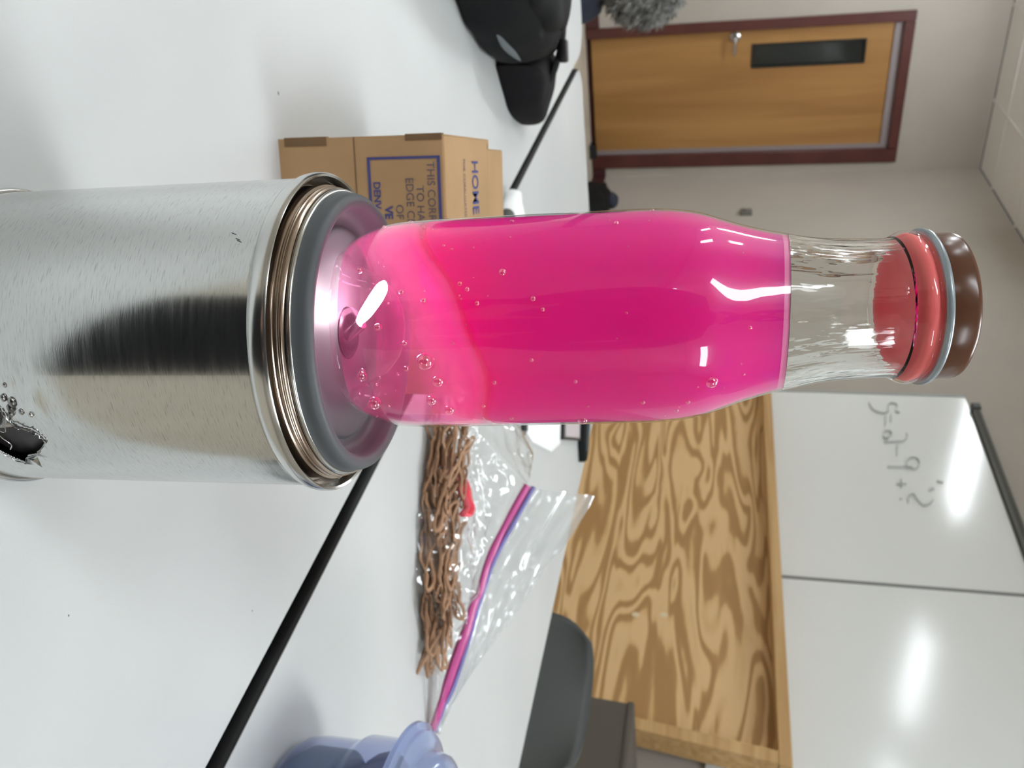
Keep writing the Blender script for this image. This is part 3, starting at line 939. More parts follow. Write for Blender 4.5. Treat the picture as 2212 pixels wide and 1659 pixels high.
# ------------------------------------------------------------------ cardboard box
F0 = Vector((0.1545, 0.4612, 0))
fx = Vector((0.932, -0.361, 0)).normalized()
fy = Vector((0.361, 0.932, 0)).normalized()
BW, BD, BH = 0.150, 0.1036, 0.1003
BMx = Matrix((fx, fy, Vector((0, 0, 1)))).transposed()
bxo = thing('cardboard_box', 'brown corrugated cardboard box with blue printing on white table behind the can', 'box', F0, BMx)
e_ = 0.0025
obj('box_wall', bx(0, BW, 0, e_, 0, BH - 0.001), M_card, bxo, local=True, smooth=False)
obj('box_wall', bx(0, BW, BD - e_, BD, 0, BH - 0.001), M_card, bxo, local=True, smooth=False)
obj('box_wall', bx(0, e_, e_, BD - e_, 0, BH - 0.001), M_card, bxo, local=True, smooth=False)
obj('box_wall', bx(BW - e_, BW, e_, BD - e_, 0, BH - 0.001), M_card, bxo, local=True, smooth=False)
obj('box_bottom', bx(e_, BW - e_, e_, BD - e_, 0, e_), M_card, bxo, local=True, smooth=False)
obj('top_flap', bx(0.0004, BW - 0.0004, 0.0008, BD * 0.93, BH - e_, BH, 0.0008, 1), M_card, bxo, local=True)
obj('top_flap', bx(0.006, BW - 0.003, BD * 0.935, BD + 0.0365, BH - e_ - 0.0004, BH - 0.0004, 0.0008, 1), M_card, bxo, local=True, label='back flap sticking out past the box')
obj('raw_edge', bx(-0.0006, 0.0045, -0.0005, 0.004, 0.004, 0.030), M_card_dark, bxo, local=True, smooth=False)
obj('raw_edge', bx(-0.0006, 0.0030, -0.0005, 0.004, 0.078, BH - 0.001), M_card_dark, bxo, local=True, smooth=False)


obj('flap_seam', bx(0.0, BW, -0.0003, 0.0, 0.0466, 0.0473), M_card_dark, bxo, local=True, smooth=False)


def text_geo(body, size, mt, bold=0.0, sx=1.0):
    cu = bpy.data.curves.new('print', 'FONT')
    cu.body = body
    cu.size = size
    cu.offset = bold
    cu.resolution_u = 3
    to = bpy.data.objects.new('print', cu)
    COL.objects.link(to)
    dg = bpy.context.evaluated_depsgraph_get()
    me_ = bpy.data.meshes.new_from_object(to.evaluated_get(dg))
    bpy.data.objects.remove(to)
    V = [mt @ Vector((v.co.x * sx, v.co.y, 0)) for v in me_.vertices]
    F = [tuple(p.vertices) for p in me_.polygons]
    bpy.data.meshes.remove(me_)
    return V, F


def front(x, z):
    return Matrix.Translation((x, -0.0004, z)) @ Matrix.Rotation(R(90), 4, 'X')


gsA = [bx(0.0116, 0.0130, -0.0005, 0, 0.0545, 0.0978), bx(0.0130, 0.14, -0.0005, 0, 0.0962, 0.0978), bx(0.0130, 0.14, -0.0005, 0, 0.0545, 0.0560)]
obj('printed_border', join(*gsA), M_ink, bxo, local=True, smooth=False)
LINES = [('THIS CORRUGATED', 0.0146, 0.0900, 0.0066, M_ink2, 0.0), ('TO HAVE', 0.0278, 0.0833, 0.0064, M_ink2, 0.0), ('EDGE CRUSH', 0.0232, 0.0771, 0.0066, M_ink2, 0.0),
         ('OF', 0.0381, 0.0705, 0.0066, M_ink2, 0.0), ('VE', 0.0391, 0.0638, 0.0066, M_ink, 0.0002), ('DENV', 0.0252, 0.0576, 0.0058, M_ink, 0.00015)]
for (s_, px_, pz_, sz_, mm, bd) in LINES:
    obj('printed_text', text_geo(s_, sz_, front(px_, pz_), bd), mm, bxo, local=True, smooth=False)
topm = Matrix.Translation((0.0, 0.0, BH + 0.0003))
obj('printed_text', text_geo('HOME', 0.0205, topm @ Matrix.Translation((0.0135, 0.0565, 0)), 0.0002, 0.58), M_ink, bxo, local=True, smooth=False)
obj('printed_text', text_geo('FOR CORRUGATED', 0.0065, topm @ Matrix.Translation((0.0130, 0.037, 0)), 0.0, 0.62), M_ink2, bxo, local=True, smooth=False)

# crumpled white napkin beyond the box
nk = []
V, F = superell((0.425, 0.955, 0.012), (0.035, 0.022, 0.012), 0.8, 40, 20)
V = [v + Vector((0.006, 0.006, 0.004)) * noise.noise(v * 60) for v in V]
V = [Vector((v.x, v.y, max(v.z, 0.0005))) for v in V]
nkt = thing('napkin', 'crumpled white paper napkin behind the cardboard box', 'napkin', (0.425, 0.955, 0))
obj('paper', (V, F), M_paper, nkt)
obj('dark_corner', superell((0.412, 0.928, 0.010), (0.010, 0.008, 0.009), 0.9, 16, 8), mat('grey_smudge', srgb(92, 92, 88), 0.8), nkt, label='dark grey corner')

# ------------------------------------------------------------------ backpack
def pillow(outline, hf, scales=None, sub=6, bumpy=0.0, base=0.0):
    pts = [Vector((x, y, 0)) for x, y in outline]
    pts = catmull(pts + pts[:1], sub * len(pts))[:-1]
    c = sum(pts, Vector()) / len(pts)
    V, F = [], []
    n = len(pts)
    prof = [(0.93, 0.0), (0.985, 0.10), (1.0, 0.28), (0.99, 0.50), (0.955, 0.70), (0.89, 0.86), (0.78, 0.95), (0.6, 0.99), (0.35, 1.0), (0.1, 1.0)]
    for sc_, zf in prof:
        for p in pts:
            q = c + (p - c) * sc_
            z = hf(q.x, q.y) * zf
            if bumpy:
                k = bumpy * noise.noise(Vector((q.x * 22, q.y * 22, z * 30)))
                q = q + (p - c).normalized() * k
                z = max(0.0004, z + k * zf)
            V.append((q.x, q.y, base + max(z, 0.0004)))
    for i in range(len(prof) - 1):
        for k in range(n):
            F.append((i * n + k, i * n + (k + 1) % n, (i + 1) * n + (k + 1) % n, (i + 1) * n + k))
    F.append(tuple(range(n))[::-1])
    F.append(tuple((len(prof) - 1) * n + k for k in range(n)))
    return V, F


bp = thing('backpack', 'black nylon backpack lying on the white table beyond the cardboard box', 'backpack', (0.10, 0.98, 0))
hm_ = lambda x, y: 0.074 - 0.19 * max(0, y - 1.03)
OUT = [(0.10, 0.795), (0.160, 0.850), (0.202, 0.890), (0.233, 0.940), (0.256, 0.992), (0.270, 1.05), (0.282, 1.11), (0.255, 1.16), (0.17, 1.18), (0.0, 1.18), (-0.16, 1.09), (-0.2, 0.9), (-0.12, 0.76), (0.0, 0.745)]
obj('main_compartment', pillow(OUT, hm_, bumpy=0.004), M_bag, bp)
cx_, cy2 = 0.06, 0.97
obj('front_pocket', pillow([(cx_ + (x - cx_) * 0.74 + 0.012, cy2 + (y - cy2) * 0.70 - 0.02) for x, y in OUT], lambda x, y: 0.020, bumpy=0.003, base=0.062), M_bag, bp)
obj('side_pocket', pillow([(0.255, 0.985), (0.289, 1.004), (0.317, 1.022), (0.340, 1.052), (0.357, 1.088), (0.362, 1.120), (0.345, 1.140), (0.31, 1.130), (0.265, 1.10), (0.245, 1.04)], lambda x, y: 0.050 - 0.26 * max(0, x - 0.285), bumpy=0.003), M_bag2, bp)
obj('piping', tube(catmull([(0.196, 0.888, 0.030), (0.212, 0.905, 0.032), (0.230, 0.936, 0.034), (0.247, 0.970, 0.034)], 24), [0.0006 + 0.0034 * math.sin(math.pi * i / 24) for i in range(25)], 8), M_piping, bp, label='grey reflective piping')
obj('strap', tube(catmull([(0.10, 1.11, 0.062), (0.18, 1.10, 0.064), (0.245, 1.075, 0.064), (0.285, 1.07, 0.052), (0.315, 1.085, 0.036)], 24), 0.015, 10, flat=0.2), M_bag2, bp)
obj('buckle', box((0.262, 1.062, 0.066), (0.026, 0.016, 0.010), 0.003, 2, Matrix.Rotation(R(-15), 3, 'Z')), M_dark, bp)

# ------------------------------------------------------------------ zip bag and rubber bands
def tri_row(rows, n):
    return [catmull(r, n) for r in rows]


ZP = [(0.5555, 0.6248, 0.0792), (0.5766, 0.6032, 0.0645), (0.5972, 0.5821, 0.0517), (0.6118, 0.567, 0.0447), (0.6276, 0.5505, 0.0402), (0.6348, 0.5431, 0.0356), (0.6519, 0.5252, 0.0305), (0.6718, 0.5045, 0.0222), (0.691, 0.4843, 0.0152), (0.7007, 0.4741, 0.0116), (0.7174, 0.4565, 0.005)]
BP = [(0.5602, 0.6276, 0.0892), (0.5839, 0.6027, 0.0725), (0.6015, 0.5842, 0.0594), (0.6176, 0.5672, 0.0504), (0.6331, 0.5507, 0.0436), (0.6512, 0.5313, 0.0396), (0.6691, 0.512, 0.0347), (0.6914, 0.4881, 0.026), (0.7066, 0.4718, 0.0154), (0.7202, 0.457, 0.0085)]
TP = [(0.5877, 0.6511, 0.1397), (0.614, 0.6147, 0.1174), (0.6286, 0.5946, 0.0998), (0.6452, 0.5714, 0.0833), (0.6614, 0.5484, 0.067), (0.6762, 0.5274, 0.0507), (0.691, 0.5061, 0.0342), (0.7085, 0.4805, 0.0168), (0.7229, 0.4588, 0.0085)]
FRONT = [(0.4479, 0.6216, 0.0006), (0.4710, 0.5982, 0.0006), (0.5090, 0.5570, 0.0006), (0.5180, 0.5340, 0.0006), (0.5536, 0.5112, 0.0006), (0.5901, 0.4991, 0.0006), (0.6311, 0.4900, 0.0006), (0.6602, 0.4745, 0.0006), (0.7120, 0.4545, 0.0006)]
BACK = [(0.5500, 0.7700, 0.0006), (0.6000, 0.7300, 0.0006), (0.6500, 0.6600, 0.0006), (0.6800, 0.5900, 0.0006), (0.7000, 0.5200, 0.0006), (0.7240, 0.4620, 0.0006)]
CREST = [(0.4821, 0.6151, 0.0385), (0.502, 0.6012, 0.0330), (0.5316, 0.5805, 0.0350), (0.5559, 0.5635, 0.0370), (0.5834, 0.5442, 0.042), (0.6043, 0.5296, 0.0450), (0.6272, 0.5136, 0.0260), (0.6600, 0.4920, 0.0070), (0.7150, 0.4560, 0.0030)]
zb = thing('zip_bag', 'clear plastic zip bag with magenta and violet closure lying beside the blue tub', 'bag', (0.60, 0.54, 0))
NSB = 90


def film(rows, sub, wrinkle, seed, streak=False):
    R_ = [catmull(r, NSB) for r in rows]
    cols = []
    for s_ in range(NSB + 1):
        cols.append(catmull([r[s_] for r in R_], sub * (len(rows) - 1)))
    nrow = sub * (len(rows) - 1) + 1
    V, F = [], []
    for s_ in range(NSB + 1):
        for j in range(nrow):
            p = cols[s_][j]
            e1 = min(j, nrow - 1 - j) / nrow
            w = wrinkle * min(1, e1 * 8) 
            q1 = noise.noise(Vector((p.x * 42, p.y * 42, p.z * 42 + seed)))
            q2 = noise.noise(Vector((p.x * 95 + 7, p.y * 95, p.z * 95 + seed)))
            if streak:
                q1 = noise.noise(Vector((s_ / NSB * 3.2, j * 0.22, seed)))
                q2 = noise.noise(Vector((s_ / NSB * 7.0, j * 0.40, seed + 5)))
            # creased folds: ridged noise
            d = (1 - abs(q1) * 2.4) * 0.65 + (1 - abs(q2) * 2.4) * 0.35 - 0.4
            p = p + Vector((-0.35, -0.55, 0.75)) * d * w
            p.z = max(p.z, 0.0005)
            V.append(p)
    for s_ in range(NSB):
        for j in range(nrow - 1):
            F.append((s_ * nrow + j, (s_ + 1) * nrow + j, (s_ + 1) * nrow + j + 1, s_ * nrow + j + 1))
    return V, F


mid = lambda A_, B_, f, dz=0.0, n=10: [a_ * (1 - f) + b_ * f + Vector((0, 0, dz)) for a_, b_ in zip(catmull(A_, n), catmull(B_, n))]
front_rows = [FRONT, mid(FRONT, CREST, 0.35, 0.010), CREST, mid(CREST, ZP, 0.5, -0.004), ZP]
obj('front_film', film(front_rows, 14, 0.0055, 1.0), M_film, zb, sharp=180)
obj('top_flap_film', film([ZP, BP, mid(BP, TP, 0.5, 0.001), TP], 8, 0.0062, 4.0, True), M_flap, zb, sharp=180)
TP2 = [(x + 0.004, y + 0.005, z - 0.001) for x, y, z in TP]
ZP2 = [(x + 0.006, y + 0.007, max(z - 0.002, 0.004)) for x, y, z in ZP]
obj('back_film', film([TP2, ZP2, mid(ZP2, BACK, 0.5, 0.004), BACK], 12, 0.005, 9.0), M_film, zb, sharp=180)
# side seam wall on the far left, closing the bag
SL = [[FRONT[0], CREST[0], ZP[0]], [(0.470, 0.690, 0.0006), (0.505, 0.690, 0.045), (0.565, 0.690, 0.070)], [(0.5300, 0.7600, 0.0006), (0.545, 0.755, 0.018), (0.565, 0.745, 0.030)]]
obj('side_film', film(SL, 20, 0.004, 13.0), M_film, zb, sharp=180)
zz = catmull(ZP, 70)
obj('zip_strip', tube(zz, [0.0066 + 0.0030 * math.exp(-((i - 46) / 11.0) ** 2) + 0.0006 * math.sin(i * 0.5) * math.sin(i * 0.13) for i in range(71)], 10, flat=0.55), M_zip, zb, label='magenta zip closure')
zz2 = [q_ * 0.42 + p * 0.58 for q_, p in zip(zz, catmull(BP, 70))]
obj('zip_strip', tube(zz2, 0.0036, 8, flat=0.6), M_zip2, zb, label='violet zip closure')

# rubber bands heaped along the bottom of the bag
HB = catmull([(0.452, 0.632, 0), (0.487, 0.598, 0), (0.520, 0.566, 0), (0.545, 0.545, 0), (0.575, 0.525, 0), (0.605, 0.510, 0), (0.638, 0.494, 0)], 60)
rnd = random.Random(21)
NV = 9
variants = []


def band_mesh(seed, coral=False):
    rr = random.Random(seed)
    n = 44
    ln, wd = rr.uniform(0.030, 0.046), rr.uniform(0.003, 0.010)
    tw = rr.uniform(-1.2, 1.2)
    bend = rr.uniform(-0.6, 0.6)
    P = []
    ox = rr.uniform(0, 50)
    for k in range(n):
        a = 2 * math.pi * k / n
        x = ln * math.cos(a) * (1 - 0.12 * math.sin(a) ** 2)
        y = wd * math.sin(a) * (1 + 0.5 * math.sin(2 * a + tw))
        z = 0.0018 * math.sin(a + tw) + 0.0035 * noise.noise(Vector((x * 50 + ox, y * 50, 0)))
        y += bend * x * x * 9 + 0.006 * noise.noise(Vector((x * 45 + ox, 3.3, y * 60)))
        P.append((x, y, z))
    return tube(P, 0.0022, 6, closed=True, flat=0.42)


for v_ in range(NV):
    V, F = band_mesh(100 + v_)
    me = bpy.data.meshes.new('rubber_band')
    me.from_pydata([tuple(p) for p in V], [], F)
    me.materials.append(M_band)
    me.polygons.foreach_set('use_smooth', [True] * len(me.polygons))
    variants.append(me)
for k in range(128):
    s_ = rnd.betavariate(1.15, 1.0)
    i = min(int(s_ * 60), 59)
    c = HB[i]
    tg = (HB[i + 1] - HB[i]).normalized()
    nrm = Vector((-tg.y, tg.x, 0))
    hh = 0.033 * (1 - max(0, s_ - 0.72) / 0.28 * 0.75) * (0.85 + 0.15 * math.sin(s_ * 9))
    lv = rnd.random() ** 0.9
    off = rnd.uniform(-1, 1) * 0.020 * math.sqrt(max(0.05, 1 - lv * lv))
    o = bpy.data.objects.new('rubber_band', variants[k % NV])
    o.location = c + nrm * off + Vector((0, 0, 0.0028 + lv * hh))
    o.rotation_euler = (rnd.uniform(-0.9, 0.9), rnd.uniform(-0.22, 0.22) if lv > 0.2 else 0, math.atan2(tg.y, tg.x) + rnd.gauss(0, 0.35))
    o.scale = (rnd.uniform(0.55, 0.9),) * 3
    link(o, None, 'tan rubber band tangled in the heap inside the clear zip bag', 'rubber band', 'tan rubber bands in the zip bag')
cpts = catmull([(0.5095, 0.5795, 0.0240), (0.5160, 0.5730, 0.0295), (0.5238, 0.5672, 0.0345), (0.5306, 0.5622, 0.0375), (0.5335, 0.5550, 0.0340)], 20)  # coral loop stands in for the bottle's pink reflection on the bag
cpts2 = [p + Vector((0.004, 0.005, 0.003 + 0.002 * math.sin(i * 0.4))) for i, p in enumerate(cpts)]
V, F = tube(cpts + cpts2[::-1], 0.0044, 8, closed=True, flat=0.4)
cb = thing('rubber_band', 'pink reflection of the bottle on the bag, shaped as a wide coral band', 'rubber band', cpts[10])  # shares the bands' name, but stands in for the pink reflection
obj('reflection_band', (V, F), M_pink_reflection, cb)

# ------------------------------------------------------------------ blue tub
TC = (0.5180, 0.2480)
tb = thing('blue_tub', 'translucent blue plastic tub with flanged lid on the white table', 'tub', (TC[0], TC[1], 0))
tm = Matrix.Translation((TC[0], TC[1], 0))
obj('tub_body', xf(lathe([(0.0001, 0.001), (0.046, 0.001), (0.053, 0.004), (0.0575, 0.011), (0.0590, 0.020), (0.0592, 0.043), (0.0593, 0.0440), (0.0622, 0.0480), (0.0630, 0.0500), (0.0630, 0.0775)], 96), tm), M_blue, tb)
tl = obj('tub_lid', xf(lathe([(0.0622, 0.0775), (0.0720, 0.0765), (0.0742, 0.0780), (0.0738, 0.0805), (0.0700, 0.0826), (0.0692, 0.0848), (0.0650, 0.0862), (0.0600, 0.0868), (0.0580, 0.0880), (0.0580, 0.0935), (0.0562, 0.0990), (0.0512, 0.1024), (0.0440, 0.1034), (0.0001, 0.1036)], 96), tm), M_bluelid, tb, label='pale blue domed lid with wide flange')
obj('lid_tab', xf(box((0.0, 0.073, 0.083), (0.026, 0.010, 0.004), 0.0015, 2), tm @ Matrix.Rotation(R(-60), 4, 'Z')), M_bluelid, tl)
obj('teal_contents', xf(lathe([(0.0001, 0.006), (0.048, 0.006), (0.0525, 0.014), (0.0525, 0.036), (0.048, 0.040), (0.0001, 0.041)], 48), tm), M_teal, tb)
obj('navy_contents', superell((TC[0] + 0.004, TC[1] - 0.002, 0.061), (0.052, 0.050, 0.019), 0.8, 36, 18, None, 0.25, 3), M_navycl, tb)

# ------------------------------------------------------------------ papers at the far end of the second table
pp_ = prism([(0.660, 0.940), (0.7275, 0.9253), (0.7643, 0.9516), (0.8702, 1.0613), (0.9000, 1.1150), (0.9081, 1.1306), (0.8727, 1.1514), (0.700, 1.160)], 0.0006, 0.004)
t = thing('paper_sheet', 'white paper sheet lying behind the pink bottle on the far table', 'paper', (0.80, 1.04, 0))
obj('sheet', pp_, M_paper, t, smooth=False)
t = thing('pen', 'short dark pen lying in front of the white paper sheet', 'pen', (0.69, 0.92, 0))
obj('barrel', tube([(0.660, 0.935, 0.005), (0.712, 0.911, 0.005)], 0.0045, 10), M_dark, t)
obj('tip', tube([(0.712, 0.911, 0.005), (0.722, 0.9064, 0.003)], [0.0045, 0.0012], 10), M_chrome, t)
t = thing('tablet', 'black framed tablet with pinkish screen between the white paper and black pouch', 'tablet', (0.93, 1.23, 0))
obj('tablet_body', prism([(0.800, 1.2020), (0.9107, 1.1439), (1.0290, 1.2920), (0.915, 1.3560)], 0.0006, 0.008, 0.001), M_dark, t)
obj('screen', prism([(0.818, 1.2080), (0.9140, 1.1570), (1.0140, 1.2820), (0.914, 1.3350)], 0.0081, 0.0088), M_screen, t, smooth=False)
t = thing('pencil_pouch', 'flat black pouch tapering at one end near the far edge of table', 'pouch', (1.03, 1.36, 0))
V, F = prism([(0.935, 1.400), (0.985, 1.338), (1.0439, 1.3010), (1.0875, 1.2999), (1.1000, 1.3150), (1.0950, 1.3400), (1.0396, 1.3981), (0.975, 1.450)], 0.0006, 0.014, 0.005)
obj('pouch_body', (V, F), M_bag, t)
obj('pouch_zip', tube([(0.975, 1.400, 0.0145), (1.03, 1.352, 0.0150), (1.075, 1.318, 0.0145)], 0.0016, 6), M_piping, t)

# ------------------------------------------------------------------ chairs
def make_chair(label, loc, rz, group=None):
    """grey plastic shell chair facing +x in its own frame, seat height 0.45"""
    t = thing('chair', label, 'chair', loc, Matrix.Rotation(rz, 3, 'Z'), group)
    V, F = [], []
    nu, nv = 25, 17
    for i in range(nu):
        for j in range(nv):
            a = -1 + 2 * i / (nu - 1)
            b = j / (nv - 1)
            # rounded upper corners via a superellipse width
            hw = 0.185
            z = 0.47 + 0.288 * b
            if b > 0.70:
                f = (b - 0.70) / 0.30
                hw *= (1 - 0.26 * f ** 2.4)
            y = a * hw
            sag = 0.012 * (abs(a) ** 4) * b
            x = -0.20 - 0.07 * b + 0.035 * a * a
            V.append((x, y, z - sag))
    for i in range(nu - 1):
        for j in range(nv - 1):
            F.append((i * nv + j, (i + 1) * nv + j, (i + 1) * nv + j + 1, i * nv + j + 1))
    obj('backrest', (V, F), M_grayplastic, t, local=True, solid=0.009, sharp=180)
    V, F = [], []
    for i in range(nu):
        for j in range(nv):
            a = -1 + 2 * i / (nu - 1)
            b = j / (nv - 1)
            hw = 0.225 - 0.02 * b
            V.append((0.21 - 0.42 * b, a * hw, 0.455 - 0.025 * math.sin(b * math.pi) * (1 - a * a) + 0.03 * max(0, b - 0.85) / 0.15 - 0.02 * max(0, 0.15 - b) / 0.15))
    for i in range(nu - 1):
        for j in range(nv - 1):
            F.append((i * nv + j, (i + 1) * nv + j, (i + 1) * nv + j + 1, i * nv + j + 1))
    obj('seat', (V, F), M_grayplastic, t, local=True, solid=0.009, sharp=180)
    for sx in (-1, 1):
        for sy in (-1, 1):
            lg = obj('leg', tube([(sx * 0.15, sy * 0.16, 0.445), (sx * 0.20, sy * 0.20, 0.015)], 0.011, 10), M_chrome, t, local=True)
            obj('glide', xf(lathe([(0.0001, 0), (0.015, 0), (0.015, 0.018), (0.0001, 0.0181)], 12), Matrix.Translation((sx * 0.201, sy * 0.201, 0))), M_dark, lg, local=True)
    return t


make_chair('dark grey plastic chair tucked behind the white table near the plywood platform', (1.20, 1.015, FZ), R(180))
make_chair('dark grey plastic chair holding the navy coat at the far end of the table', (0.16, 1.78, FZ), R(-90))

# coat with a shaggy hood over the chair at the table's far end
ct = thing('coat', 'navy coat with shaggy grey fur hood hung over a chair beyond the table', 'coat', (0.25, 2.02, -0.1))
V, F = superell((0.225, 2.03, -0.20), (0.225, 0.075, 0.235), 0.55, 56, 28, None, 0.06, 2)
obj('coat_body', (V, F), M_coat, ct)
obj('sleeve', superell((0.395, 2.02, -0.26), (0.05, 0.055, 0.20), 0.8, 28, 18, Matrix.Rotation(R(4), 3, 'Y'), 0.08, 6), M_coat, ct)
FC, FRD = Vector((0.375, 2.02, 0.082)), 0.072
hood = obj('hood', superell(FC, (FRD, FRD * 0.9, FRD), 1.0, 32, 20), M_fur, ct)
rnd = random.Random(5)
V, F = [], []
for k in range(2600):
    z = rnd.uniform(-1, 1)
    a = rnd.uniform(0, 2 * math.pi)
    s_ = math.sqrt(1 - z * z)
    nrm = Vector((s_ * math.cos(a), s_ * math.sin(a), z))
    p = FC + Vector((nrm.x * FRD, nrm.y * FRD * 0.9, nrm.z * FRD)) * 0.98
    comb = Vector((0.35, -0.2, -0.75)) + Vector((rnd.gauss(0, .3), rnd.gauss(0, .3), rnd.gauss(0, .3))) + 0.4 * noise.noise_vector(p * 30)
    d = (nrm * 0.55 + comb - nrm * comb.dot(nrm) * 0.8).normalized()
    ln = rnd.uniform(0.020, 0.036)
    sd = d.cross(nrm)
    if sd.length < 1e-3:
        continue
    sd.normalize()
    w = rnd.uniform(0.0016, 0.0030)
    i0 = len(V)
    q_ = p + d * ln * 0.55 + nrm * 0.002
    V += [p - sd * w, p + sd * w, p + nrm * w * 1.6, q_ - sd * w * 0.7, q_ + sd * w * 0.7, q_ + nrm * w, p + d * ln]
    F += [(i0, i0 + 1, i0 + 4, i0 + 3), (i0 + 1, i0 + 2, i0 + 5, i0 + 4), (i0 + 2, i0, i0 + 3, i0 + 5), (i0 + 3, i0 + 4, i0 + 6), (i0 + 4, i0 + 5, i0 + 6), (i0 + 5, i0 + 3, i0 + 6)]
M_furs = mat('grey_fur_strand', srgb(150, 150, 144), 0.6)
g = N(M_furs)
nz = g.n('ShaderNodeTexNoise', {'Vector': g.coord((45, 45, 30)), 'Scale': 1.0, 'Detail': 3})
g.link(g.ramp(nz.outputs[0], [(0.35, srgb(88, 88, 82)), (0.62, srgb(176, 175, 172))]), g.p.inputs['Base Color'])
obj('fur', (V, F), M_furs, hood, kind='stuff', smooth=True, sharp=180)

# ------------------------------------------------------------------ things on the far floor
t = thing('doorstop', 'small black rubber wedge doorstop on the floor before the wood door', 'doorstop', (2.32, 6.44, FZ))
obj('wedge', ([(2.27, 6.37, FZ), (2.37, 6.37, FZ), (2.37, 6.485, FZ), (2.27, 6.485, FZ), (2.27, 6.39, FZ + 0.055), (2.37, 6.39, FZ + 0.055), (2.37, 6.48, FZ + 0.012), (2.27, 6.48, FZ + 0.012)],
              [(0, 1, 2, 3), (4, 5, 6, 7), (0, 1, 5, 4), (1, 2, 6, 5), (2, 3, 7, 6), (3, 0, 4, 7)]), M_dark, t, smooth=False)
t = thing('sack', 'black sack with navy top slumped on the floor in the room corner', 'bag', (2.42, 5.55, FZ))
obj('sack_body', superell((2.40, 5.58, FZ + 0.118), (0.10, 0.30, 0.118), 0.75, 40, 20, None, 0.12, 4), M_bag, t)
obj('sack_neck', superell((2.42, 5.72, FZ + 0.235), (0.05, 0.07, 0.05), 0.9, 24, 12, None, 0.2, 8), M_coat, t)

# ------------------------------------------------------------------ dark bin added to fill the dark area at the platform's end
t = thing('dark_block', 'guessed dark taupe block filling the dark area by the end of the plywood platform', 'bin', (2.2, 1.2, FZ))
V, F = [], []
for (z, k) in ((FZ, 0.94), (0.055, 1.0)):
    for (x, y) in ((-1, -1), (1, -1), (1, 1), (-1, 1)):
        V.append((2.19 + 0.16 * x * k, 1.19 + 0.27 * y * k + (-0.02 if z > 0 else 0.06), z))
obj('block_body', (V, [(0, 1, 2, 3), (0, 1, 5, 4), (1, 2, 6, 5), (2, 3, 7, 6), (3, 0, 4, 7)]), mat('taupe_block', srgb(86, 80, 72), 0.7), t, smooth=False, solid=0.006)
obj('block_top', box((2.19, 1.17, 0.062), (0.335, 0.555, 0.02), 0.006, 2), mat('taupe_top', srgb(84, 78, 70), 0.7), t)

# ------------------------------------------------------------------ the photographer and the phone (seen only as a reflection in the tin)
ph = thing('phone', 'black smartphone held upright in front of the paint can', 'phone', CAM - fwd * 0.010, Matrix((right, up, -fwd)).transposed())
obj('phone_body', box((0.025, -0.060, 0.0), (0.071, 0.144, 0.007), 0.0033, 3), M_dark, ph, local=True)
obj('phone_screen', box((0.025, -0.060, 0.0038), (0.064, 0.130, 0.0006)), mat('phone_glass', srgb(20, 20, 24), 0.1), ph, local=True, smooth=False)

back = Vector((-0.573, -0.819, 0))
side = Vector((0.819, -0.573, 0))


def body_pt(b, s_, z):
    return back * b + side * (s_ + 0.035) + Vector((0, 0, z))


SK, SE = [], []


def joint(p, r, parent=None):
    SK.append((p, r))
    if parent is not None:
        SE.append((parent, len(SK) - 1))
    return len(SK) - 1


pel = joint(body_pt(0.230, 0, 0.18), (0.205, 0.115))
sp1 = joint(body_pt(0.220, 0, 0.34), (0.20, 0.11), pel)
sp2 = joint(body_pt(0.210, 0, 0.52), (0.21, 0.12), sp1)
nk_ = joint(body_pt(0.200, 0, 0.66), (0.062, 0.062), sp2)
hd1 = joint(body_pt(0.180, 0, 0.74), (0.075, 0.085), nk_)
hd2 = joint(body_pt(0.170, 0, 0.84), (0.070, 0.085), hd1)
for s_ in (-1, 1):
    hp = joint(body_pt(0.230, 0.10 * s_, 0.10), (0.10, 0.10), pel)
    kn = joint(body_pt(0.220, 0.10 * s_, -0.28), (0.060, 0.060), hp)
    an = joint(body_pt(0.240, 0.10 * s_, -0.64), (0.042, 0.042), kn)
    joint(body_pt(0.100, 0.11 * s_, -0.69), (0.035, 0.028), an)
    sh = joint(body_pt(0.210, 0.19 * s_, 0.58), (0.062, 0.062), sp2)
    el = joint(body_pt(0.150, 0.24 * s_, 0.30), (0.046, 0.046), sh)
    tgt = CAM - fwd * 0.02 + right * (0.075 if s_ > 0 else -0.02) - up * 0.085
    wr = joint(tgt + (body_pt(0.150, 0.24 * s_, 0.30) - tgt) * 0.26, (0.026, 0.022), el)
    pm = joint(tgt + (body_pt(0.150, 0.24 * s_, 0.30) - tgt) * 0.04 - fwd * 0.012, (0.030, 0.018), wr)
    for q in range(4):
        f0 = tgt + up * (0.030 - 0.018 * q) - fwd * 0.006 + right * (0.006 * s_)
        k1 = joint(f0, (0.009, 0.009), pm)
        joint(f0 + fwd * 0.016 - right * (0.012 * s_), (0.008, 0.008), k1)
    th1 = joint(tgt + up * 0.050 - fwd * 0.022 - right * 0.004 * s_, (0.010, 0.010), pm)
    joint(tgt + up * 0.072 - fwd * 0.020 - right * 0.018 * s_, (0.009, 0.009), th1)
me = bpy.data.meshes.new('photographer')
me.from_pydata([p for p, r in SK], SE, [])
po = bpy.data.objects.new('body', me)
COL.objects.link(po)
md = po.modifiers.new('skin', 'SKIN')
for sv, (p, r) in zip(me.skin_vertices[0].data, SK):
    sv.radius = r
me.skin_vertices[0].data[0].use_root = True
m2 = po.modifiers.new('subs', 'SUBSURF')
m2.levels = m2.render_levels = 1
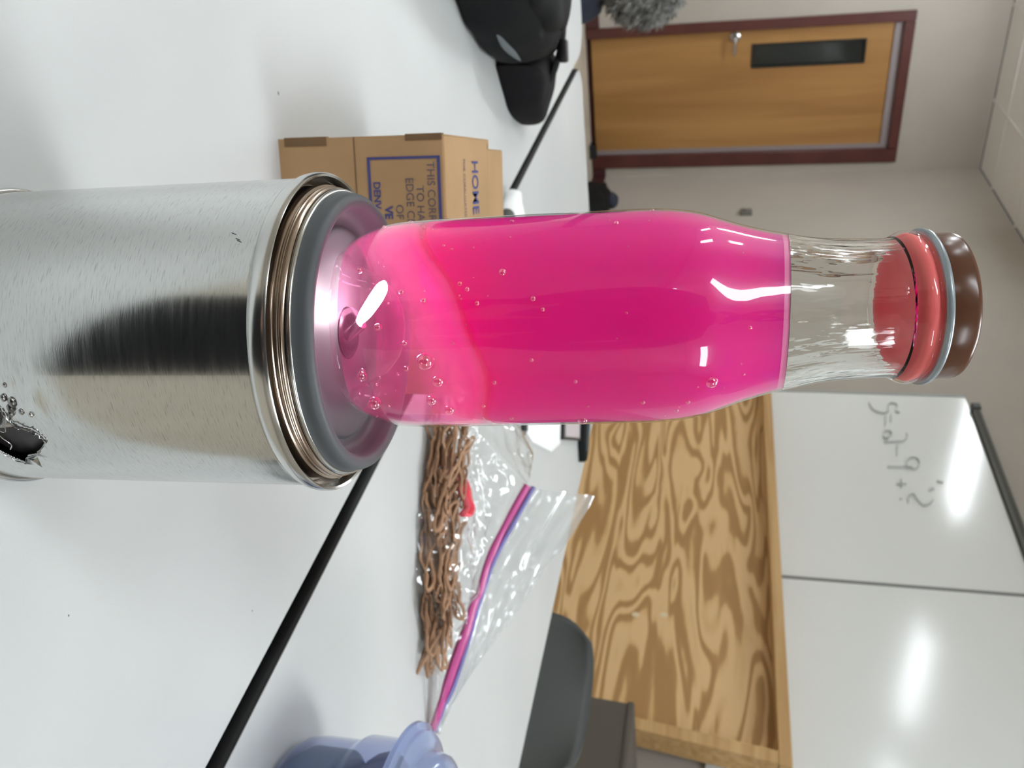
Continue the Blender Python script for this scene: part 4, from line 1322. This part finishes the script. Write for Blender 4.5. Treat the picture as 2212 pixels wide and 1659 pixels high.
dg = bpy.context.evaluated_depsgraph_get()
bme = bpy.data.meshes.new_from_object(po.evaluated_get(dg))
bpy.data.objects.remove(po)
M_jacket = mat('black_jacket', srgb(26, 27, 32), 0.85)
M_jeans = mat('dark_jeans', srgb(30, 34, 46), 0.9)
M_skin = mat('skin', srgb(190, 146, 120), 0.6)
bme.materials.clear()
for mm in (M_jacket, M_jeans, M_skin):
    bme.materials.append(mm)
for p in bme.polygons:
    c = p.center
    if c.z > 0.68 or (c - CAM).length < 0.115:
        p.material_index = 2
    elif c.z < 0.16:
        p.material_index = 1
    else:
        p.material_index = 0
    p.use_smooth = True
per = thing('person', 'person in long black coat holding the phone over the table', 'person', body_pt(0.230, 0, FZ))
po = bpy.data.objects.new('body', bme)
link(po, per)
for v in bme.vertices:
    v.co -= per.location
V, F = [], []
for i in range(13):
    f = i / 12
    z = 0.26 - 0.86 * f
    hw, hd_ = 0.215 + 0.05 * f, 0.135 + 0.03 * f
    for k in range(48):
        a = 2 * math.pi * k / 48
        w = 1 + 0.05 * f * math.sin(5 * a + 1)
        V.append(body_pt(0.225 + hd_ * w * math.sin(a), hw * w * math.cos(a), z))
for i in range(12):
    for k in range(48):
        F.append((i * 48 + k, i * 48 + (k + 1) % 48, (i + 1) * 48 + (k + 1) % 48, (i + 1) * 48 + k))
obj('long_coat', (V, F), M_jacket, per, solid=0.006)
obj('hair', superell(body_pt(0.185, 0, 0.855), (0.088, 0.098, 0.085), 1.0, 24, 14, Matrix((side, back, Vector((0, 0, 1)))).transposed()), mat('dark_hair', srgb(34, 26, 22), 0.6), per)
for s_ in (-1, 1):
    obj('eye', superell(body_pt(0.095, 0.032 * s_, 0.79), (0.011, 0.011, 0.009), 1.0, 12, 8), mat('eye_white', srgb(225, 222, 218), 0.2), per)
    obj('shoe', superell(body_pt(0.150, 0.11 * s_, FZ + 0.043), (0.045, 0.13, 0.042), 0.8, 24, 12, Matrix((side, back, Vector((0, 0, 1)))).transposed()), M_dark, per)
